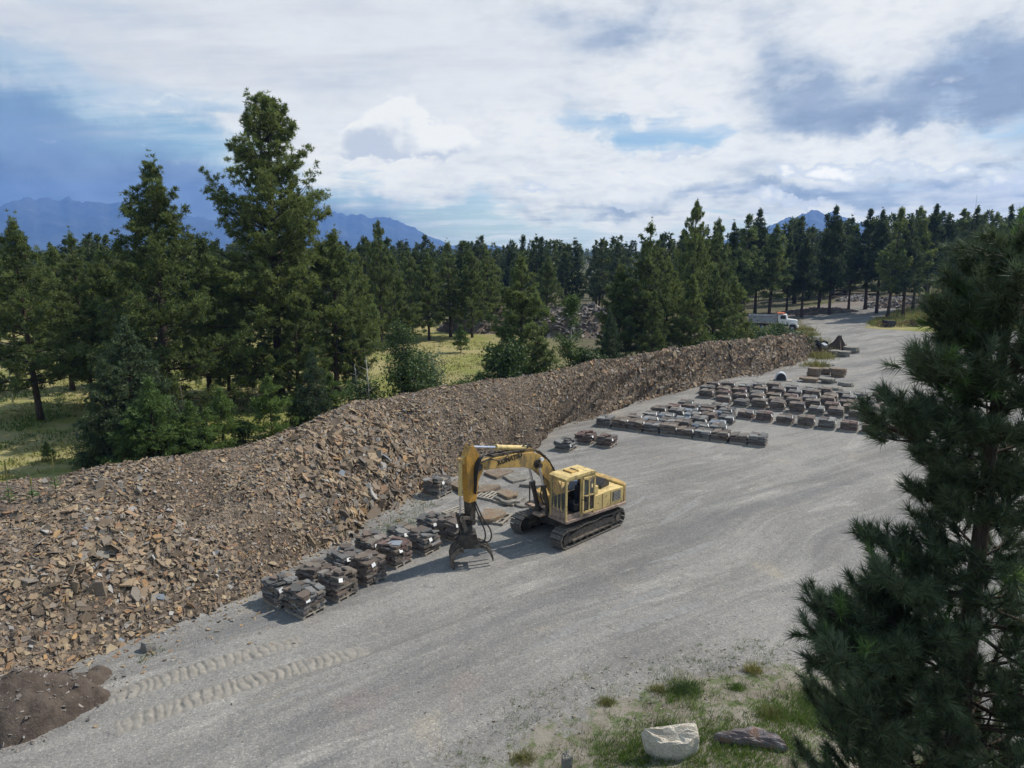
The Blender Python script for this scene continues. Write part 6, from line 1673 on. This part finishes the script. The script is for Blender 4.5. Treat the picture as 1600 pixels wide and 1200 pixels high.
grass('bank_end_weeds', ep, 6, rg.uniform(.35, .9, len(ep)), .035, M['drygrass'], .35, .2, 8)
wp = around([(645, 812, .9), (625, 822, .8), (610, 830, .7), (648, 762, .5), (590, 800, .5), (236, 1024, .4), (660, 790, .6)], 90, .55)
grass('pallet_side_weeds', wp, 8, rg.uniform(.06, .2, len(wp)), .008, M['grassblade'], .6, .2, 9)
# weed clumps that can be told apart
def clump(px, r_, h, mk, label, seed, cat='weed clump'):
    x, y = at(*px); rg_ = np.random.default_rng(seed); n = int(60 * r_ / .4)
    q_ = rg_.normal(0, r_ * .30, (n, 2)) * rg_.uniform(.3, 1.5, (n, 1)) * np.array([1.3, .9]); p_ = np.c_[q_, np.zeros(n)]
    v, f = blades(p_, 9, h * rg_.uniform(.35, 1.1, n) * np.clip(1.25 - np.hypot(q_[:, 0], q_[:, 1]) / r_, .3, 1), .007, rg_, .65, .09)
    return tag(link('weed_clump', new_mesh('weed_clump', v, f, [M[mk]]), None, (x, y, zg(x, y) - .01)), label, cat, 'weed clumps on the gravel edge', 'thing')
clump((1176, 1055), .42, .34, 'drygrass', 'yellow green tuft standing alone at the gravel edge', 1); clump((948, 1104), .34, .26, 'drygrass', 'yellow tuft left of the dark green clump', 2)
clump((1068, 1088), .60, .36, 'shrub', 'dark green bushy weed clump above the cream boulder', 3); clump((1275, 1112), .55, .40, 'grassblade', 'tall bright grass clump beside the near pine', 4)
clump((1150, 1084), .4, .25, 'grassblade', 'low green tuft between the lone yellow tuft and the slate boulder', 5); clump((1028, 1086), .32, .24, 'drygrass', 'small yellow green tuft left of the dark green clump', 6)
clump((1205, 1135), .55, .30, 'drygrass', 'broad yellow green patch right of the slate boulder', 7); clump((818, 1190), .4, .3, 'drygrass', 'yellowish tuft at the bottom edge left of the boulders', 8)
# mullein stalks on the crest at left
def mullein(px, topy, label, seed):
    u, v_ = px
    x, y = at(u, v_, 3.6); z0 = 3.45; _, zt = top_at(u, topy, y); H = max(.8, zt - z0); r5 = random.Random(seed)
    root = empty('mullein', (x, y, z0), r5.uniform(0, 6), label, 'weed', 'tall weeds on the crest of the bank')
    lv = MB()
    for k in range(16):
        a = k * 2.4; z = H * .02 + k * H * .022; l = .34 * (1 - k / 22)
        d = Vector((math.cos(a), math.sin(a), .35)); s_ = Vector((-math.sin(a), math.cos(a), 0))
        b = Vector((0, 0, z)); lv.add([b, b + d * l * .5 + s_ * .07, b + d * l + Vector((0, 0, -.04)), b + d * l * .5 - s_ * .07], [(0, 1, 2, 3)])
    lv.build('leaves', M['aspen'], root)
    MB().tube([(0, 0, 0), (.01, 0, H * .6), (.03, 0, H)], [.02, .016, .008], 5).build('stalk', M['willow'], root)
    MB().tube([(.012, 0, H * .6), (.02, 0, H * .85), (.03, 0, H * 1.0)], [.03, .034, .012], 6).build('flower_spike', M['drygrass'], root)
mullein((14, 778), 722, 'tall mullein stalk at the left edge of the bank crest', 1); mullein((86, 758), 706, 'tall mullein stalk second from the left edge', 2)
mullein((50, 772), 752, 'short yellow weed between the two tall stalks', 3)

# ------------------------------------------------------------------ the near pine on the right
def near_pine():
    rg = np.random.default_rng(2024)
    H = 12.62; bx_, by_ = 6.15, 8.55; tm = MB(); base = np.array([bx_, by_, zg(bx_, by_)])
    def axis(z): return np.array([.05 * math.sin(z * .5), .06 * math.cos(z * .4), z])
    zs = np.linspace(-.2, H - .35, 16); tm.tube([axis(z) for z in zs], [.20 * (1 - z / H) ** .9 + .018 for z in np.maximum(zs, 0)], 9)
    SP_, SD_, SL_ = [], [], []
    def shoot(p, d, l=.30): SP_.append(p); SD_.append(d / np.linalg.norm(d)); SL_.append(l)
    def limb(z0, a, ln, e0, dense=1.0):
        h = np.array([math.cos(a), math.sin(a), 0]); b0 = axis(z0); sdv = np.array([-h[1], h[0], 0]); bend = rg.uniform(-.25, .25)
        def bp_(s_): return b0 + h * ln * s_ * math.cos(e0) + sdv * bend * ln * s_ * s_ + np.array([0, 0, ln * (s_ * math.sin(e0) + .30 * s_ ** 2.4)])
        r0 = .012 + .014 * ln
        tm.tube([bp_(s_) for s_ in np.linspace(0, 1, 7)], [r0 * (1 - .75 * s_) for s_ in np.linspace(0, 1, 7)], 6)
        n2 = int((5 + ln * 5.6) * dense)
        for k in range(n2):
            s_ = .12 + .88 * (k + rg.uniform()) / n2; p0 = bp_(s_); sg = 1 if k % 2 else -1
            tw = ln * (1.06 - s_) * rg.uniform(.28, .5) + .14
            dr = h * .75 + sdv * sg * rg.uniform(.4, 1.0) + np.array([0, 0, rg.uniform(-.1, .7)]); dr /= np.linalg.norm(dr)
            p1 = p0 + dr * tw + np.array([0, 0, tw * .22])
            tm.tube([p0, (p0 + p1) / 2 - np.array([0, 0, tw * .05]), p1], [r0 * .42, r0 * .3, .005], 4)
            up_ = dr * .75 + np.array([0, 0, .65]); shoot(p1, up_, rg.uniform(.22, .34))
            n3 = int(tw * 4.6) + (1 if rg.uniform() < .6 else 0)
            for j in range(n3):
                q = p0 + (p1 - p0) * (.35 + .6 * (j + rg.uniform()) / n3); d3 = dr * .7 + rg.normal(0, .55, 3) + np.array([0, 0, .45]); d3 /= np.linalg.norm(d3); l3 = rg.uniform(.08, .24)
                tm.tube([q, q + d3 * l3], [.007, .004], 3, cap=False); shoot(q + d3 * l3, d3 + np.array([0, 0, .3]), rg.uniform(.16, .28))
        shoot(bp_(1.0), h * .6 + np.array([0, 0, .8]), .34)
    # whorls
    z = H - .75; i = 0
    while z > 2.2:
        R_ = float(np.interp(z, [2, 5, 6.5, 7.5, 8.5, 9.5, 10.2, 10.8, 11.4, 11.9], [1.9, 2.1, 1.8, 1.15, .80, .85, 1.1, 1.15, .62, .28]))
        nb = 6 if z < H - 1.6 else 4
        for k in range(nb):
            a = i * .7 + k * 2 * math.pi / nb + rg.uniform(-.3, .3)
            rel = (H - z) / H
            limb(z + rg.uniform(-.12, .12), a, R_ * rg.uniform(.72, 1.08), math.radians(48 - 62 * min(1, (H - z) / 6) + rg.uniform(-8, 8)), 1.0 if z > 8.5 else .72)
        z -= rg.uniform(.40, .58); i += 1
    # the boughs that reach out over the yard
    for z0, a, ln, e0 in ((6.9, 199, 2.85, -5), (6.6, 206, 2.6, -7), (6.75, 192, 2.5, -3), (6.9, 204, 2.3, 0), (9.35, 198, 1.75, 5), (9.5, 190, 1.5, 9), (7.5, 198, 1.9, 3), (7.7, 190, 1.6, 8), (10.1, 197, 1.25, 14), (6.2, 205, 2.4, -8), (5.8, 196, 2.5, -8), (10.7, 195, .9, 25)):
        limb(z0, math.radians(a), ln, math.radians(e0), 1.15)
    shoot(axis(H - .3) + np.array([0, 0, .05]), np.array([0, 0, 1.0]), .40); shoot(axis(H - .45), np.array([.3, 0, 1.0]), .3); shoot(axis(H - .5), np.array([-.3, .1, 1.0]), .3)
    SPa, SDa, SLa = np.array(SP_), np.array(SD_), np.array(SL_)
    print('near pine shoots', len(SPa))
    Kn = 88
    N = len(SPa)
    t_ = rg.uniform(-.85, .10, (N, Kn, 1))
    b = SPa[:, None, :] + SDa[:, None, :] * t_ * SLa[:, None, None]
    d = SDa[:, None, :] * .80 + rg.normal(0, .42, (N, Kn, 3)); d /= np.linalg.norm(d, axis=2)[..., None]
    L_ = rg.uniform(.15, .23, (N, Kn, 1))
    s_ = np.cross(d, rg.normal(0, 1, (N, Kn, 3))); s_ /= np.linalg.norm(s_, axis=2)[..., None]
    wd = .0052
    tip = b + d * L_; tip[..., 2] -= .012
    v = np.stack([b - s_ * wd, b + s_ * wd, tip], 2)
    light = (rg.uniform(0, 1, N) < .035) | (np.arange(N) >= N - 3)
    root = empty('near_pine', tuple(base - np.array([0, 0, .05])), 0, 'large dark long needled pine close by at the right edge, boughs over the yard', 'pine tree')
    vd = v[~light].reshape(-1, 3); vl = v[light].reshape(-1, 3)
    link('crown', new_mesh('needles', vd, np.arange(len(vd)).reshape(-1, 3), [M['near']]), root)
    c2 = link('fresh_shoots', new_mesh('fresh_needles', vl, np.arange(len(vl)).reshape(-1, 3), [M['nearlight']]), root); c2['label'] = 'bright fresh green shoots'
    link('trunk', tm.mesh('trunk', M['bark'], True), root)
near_pine()

print('TRIS', sum(len(m.polygons) * (2 if len(m.polygons) and m.polygons[0].loop_total == 4 else 1) for m in bpy.data.meshes if m.users))
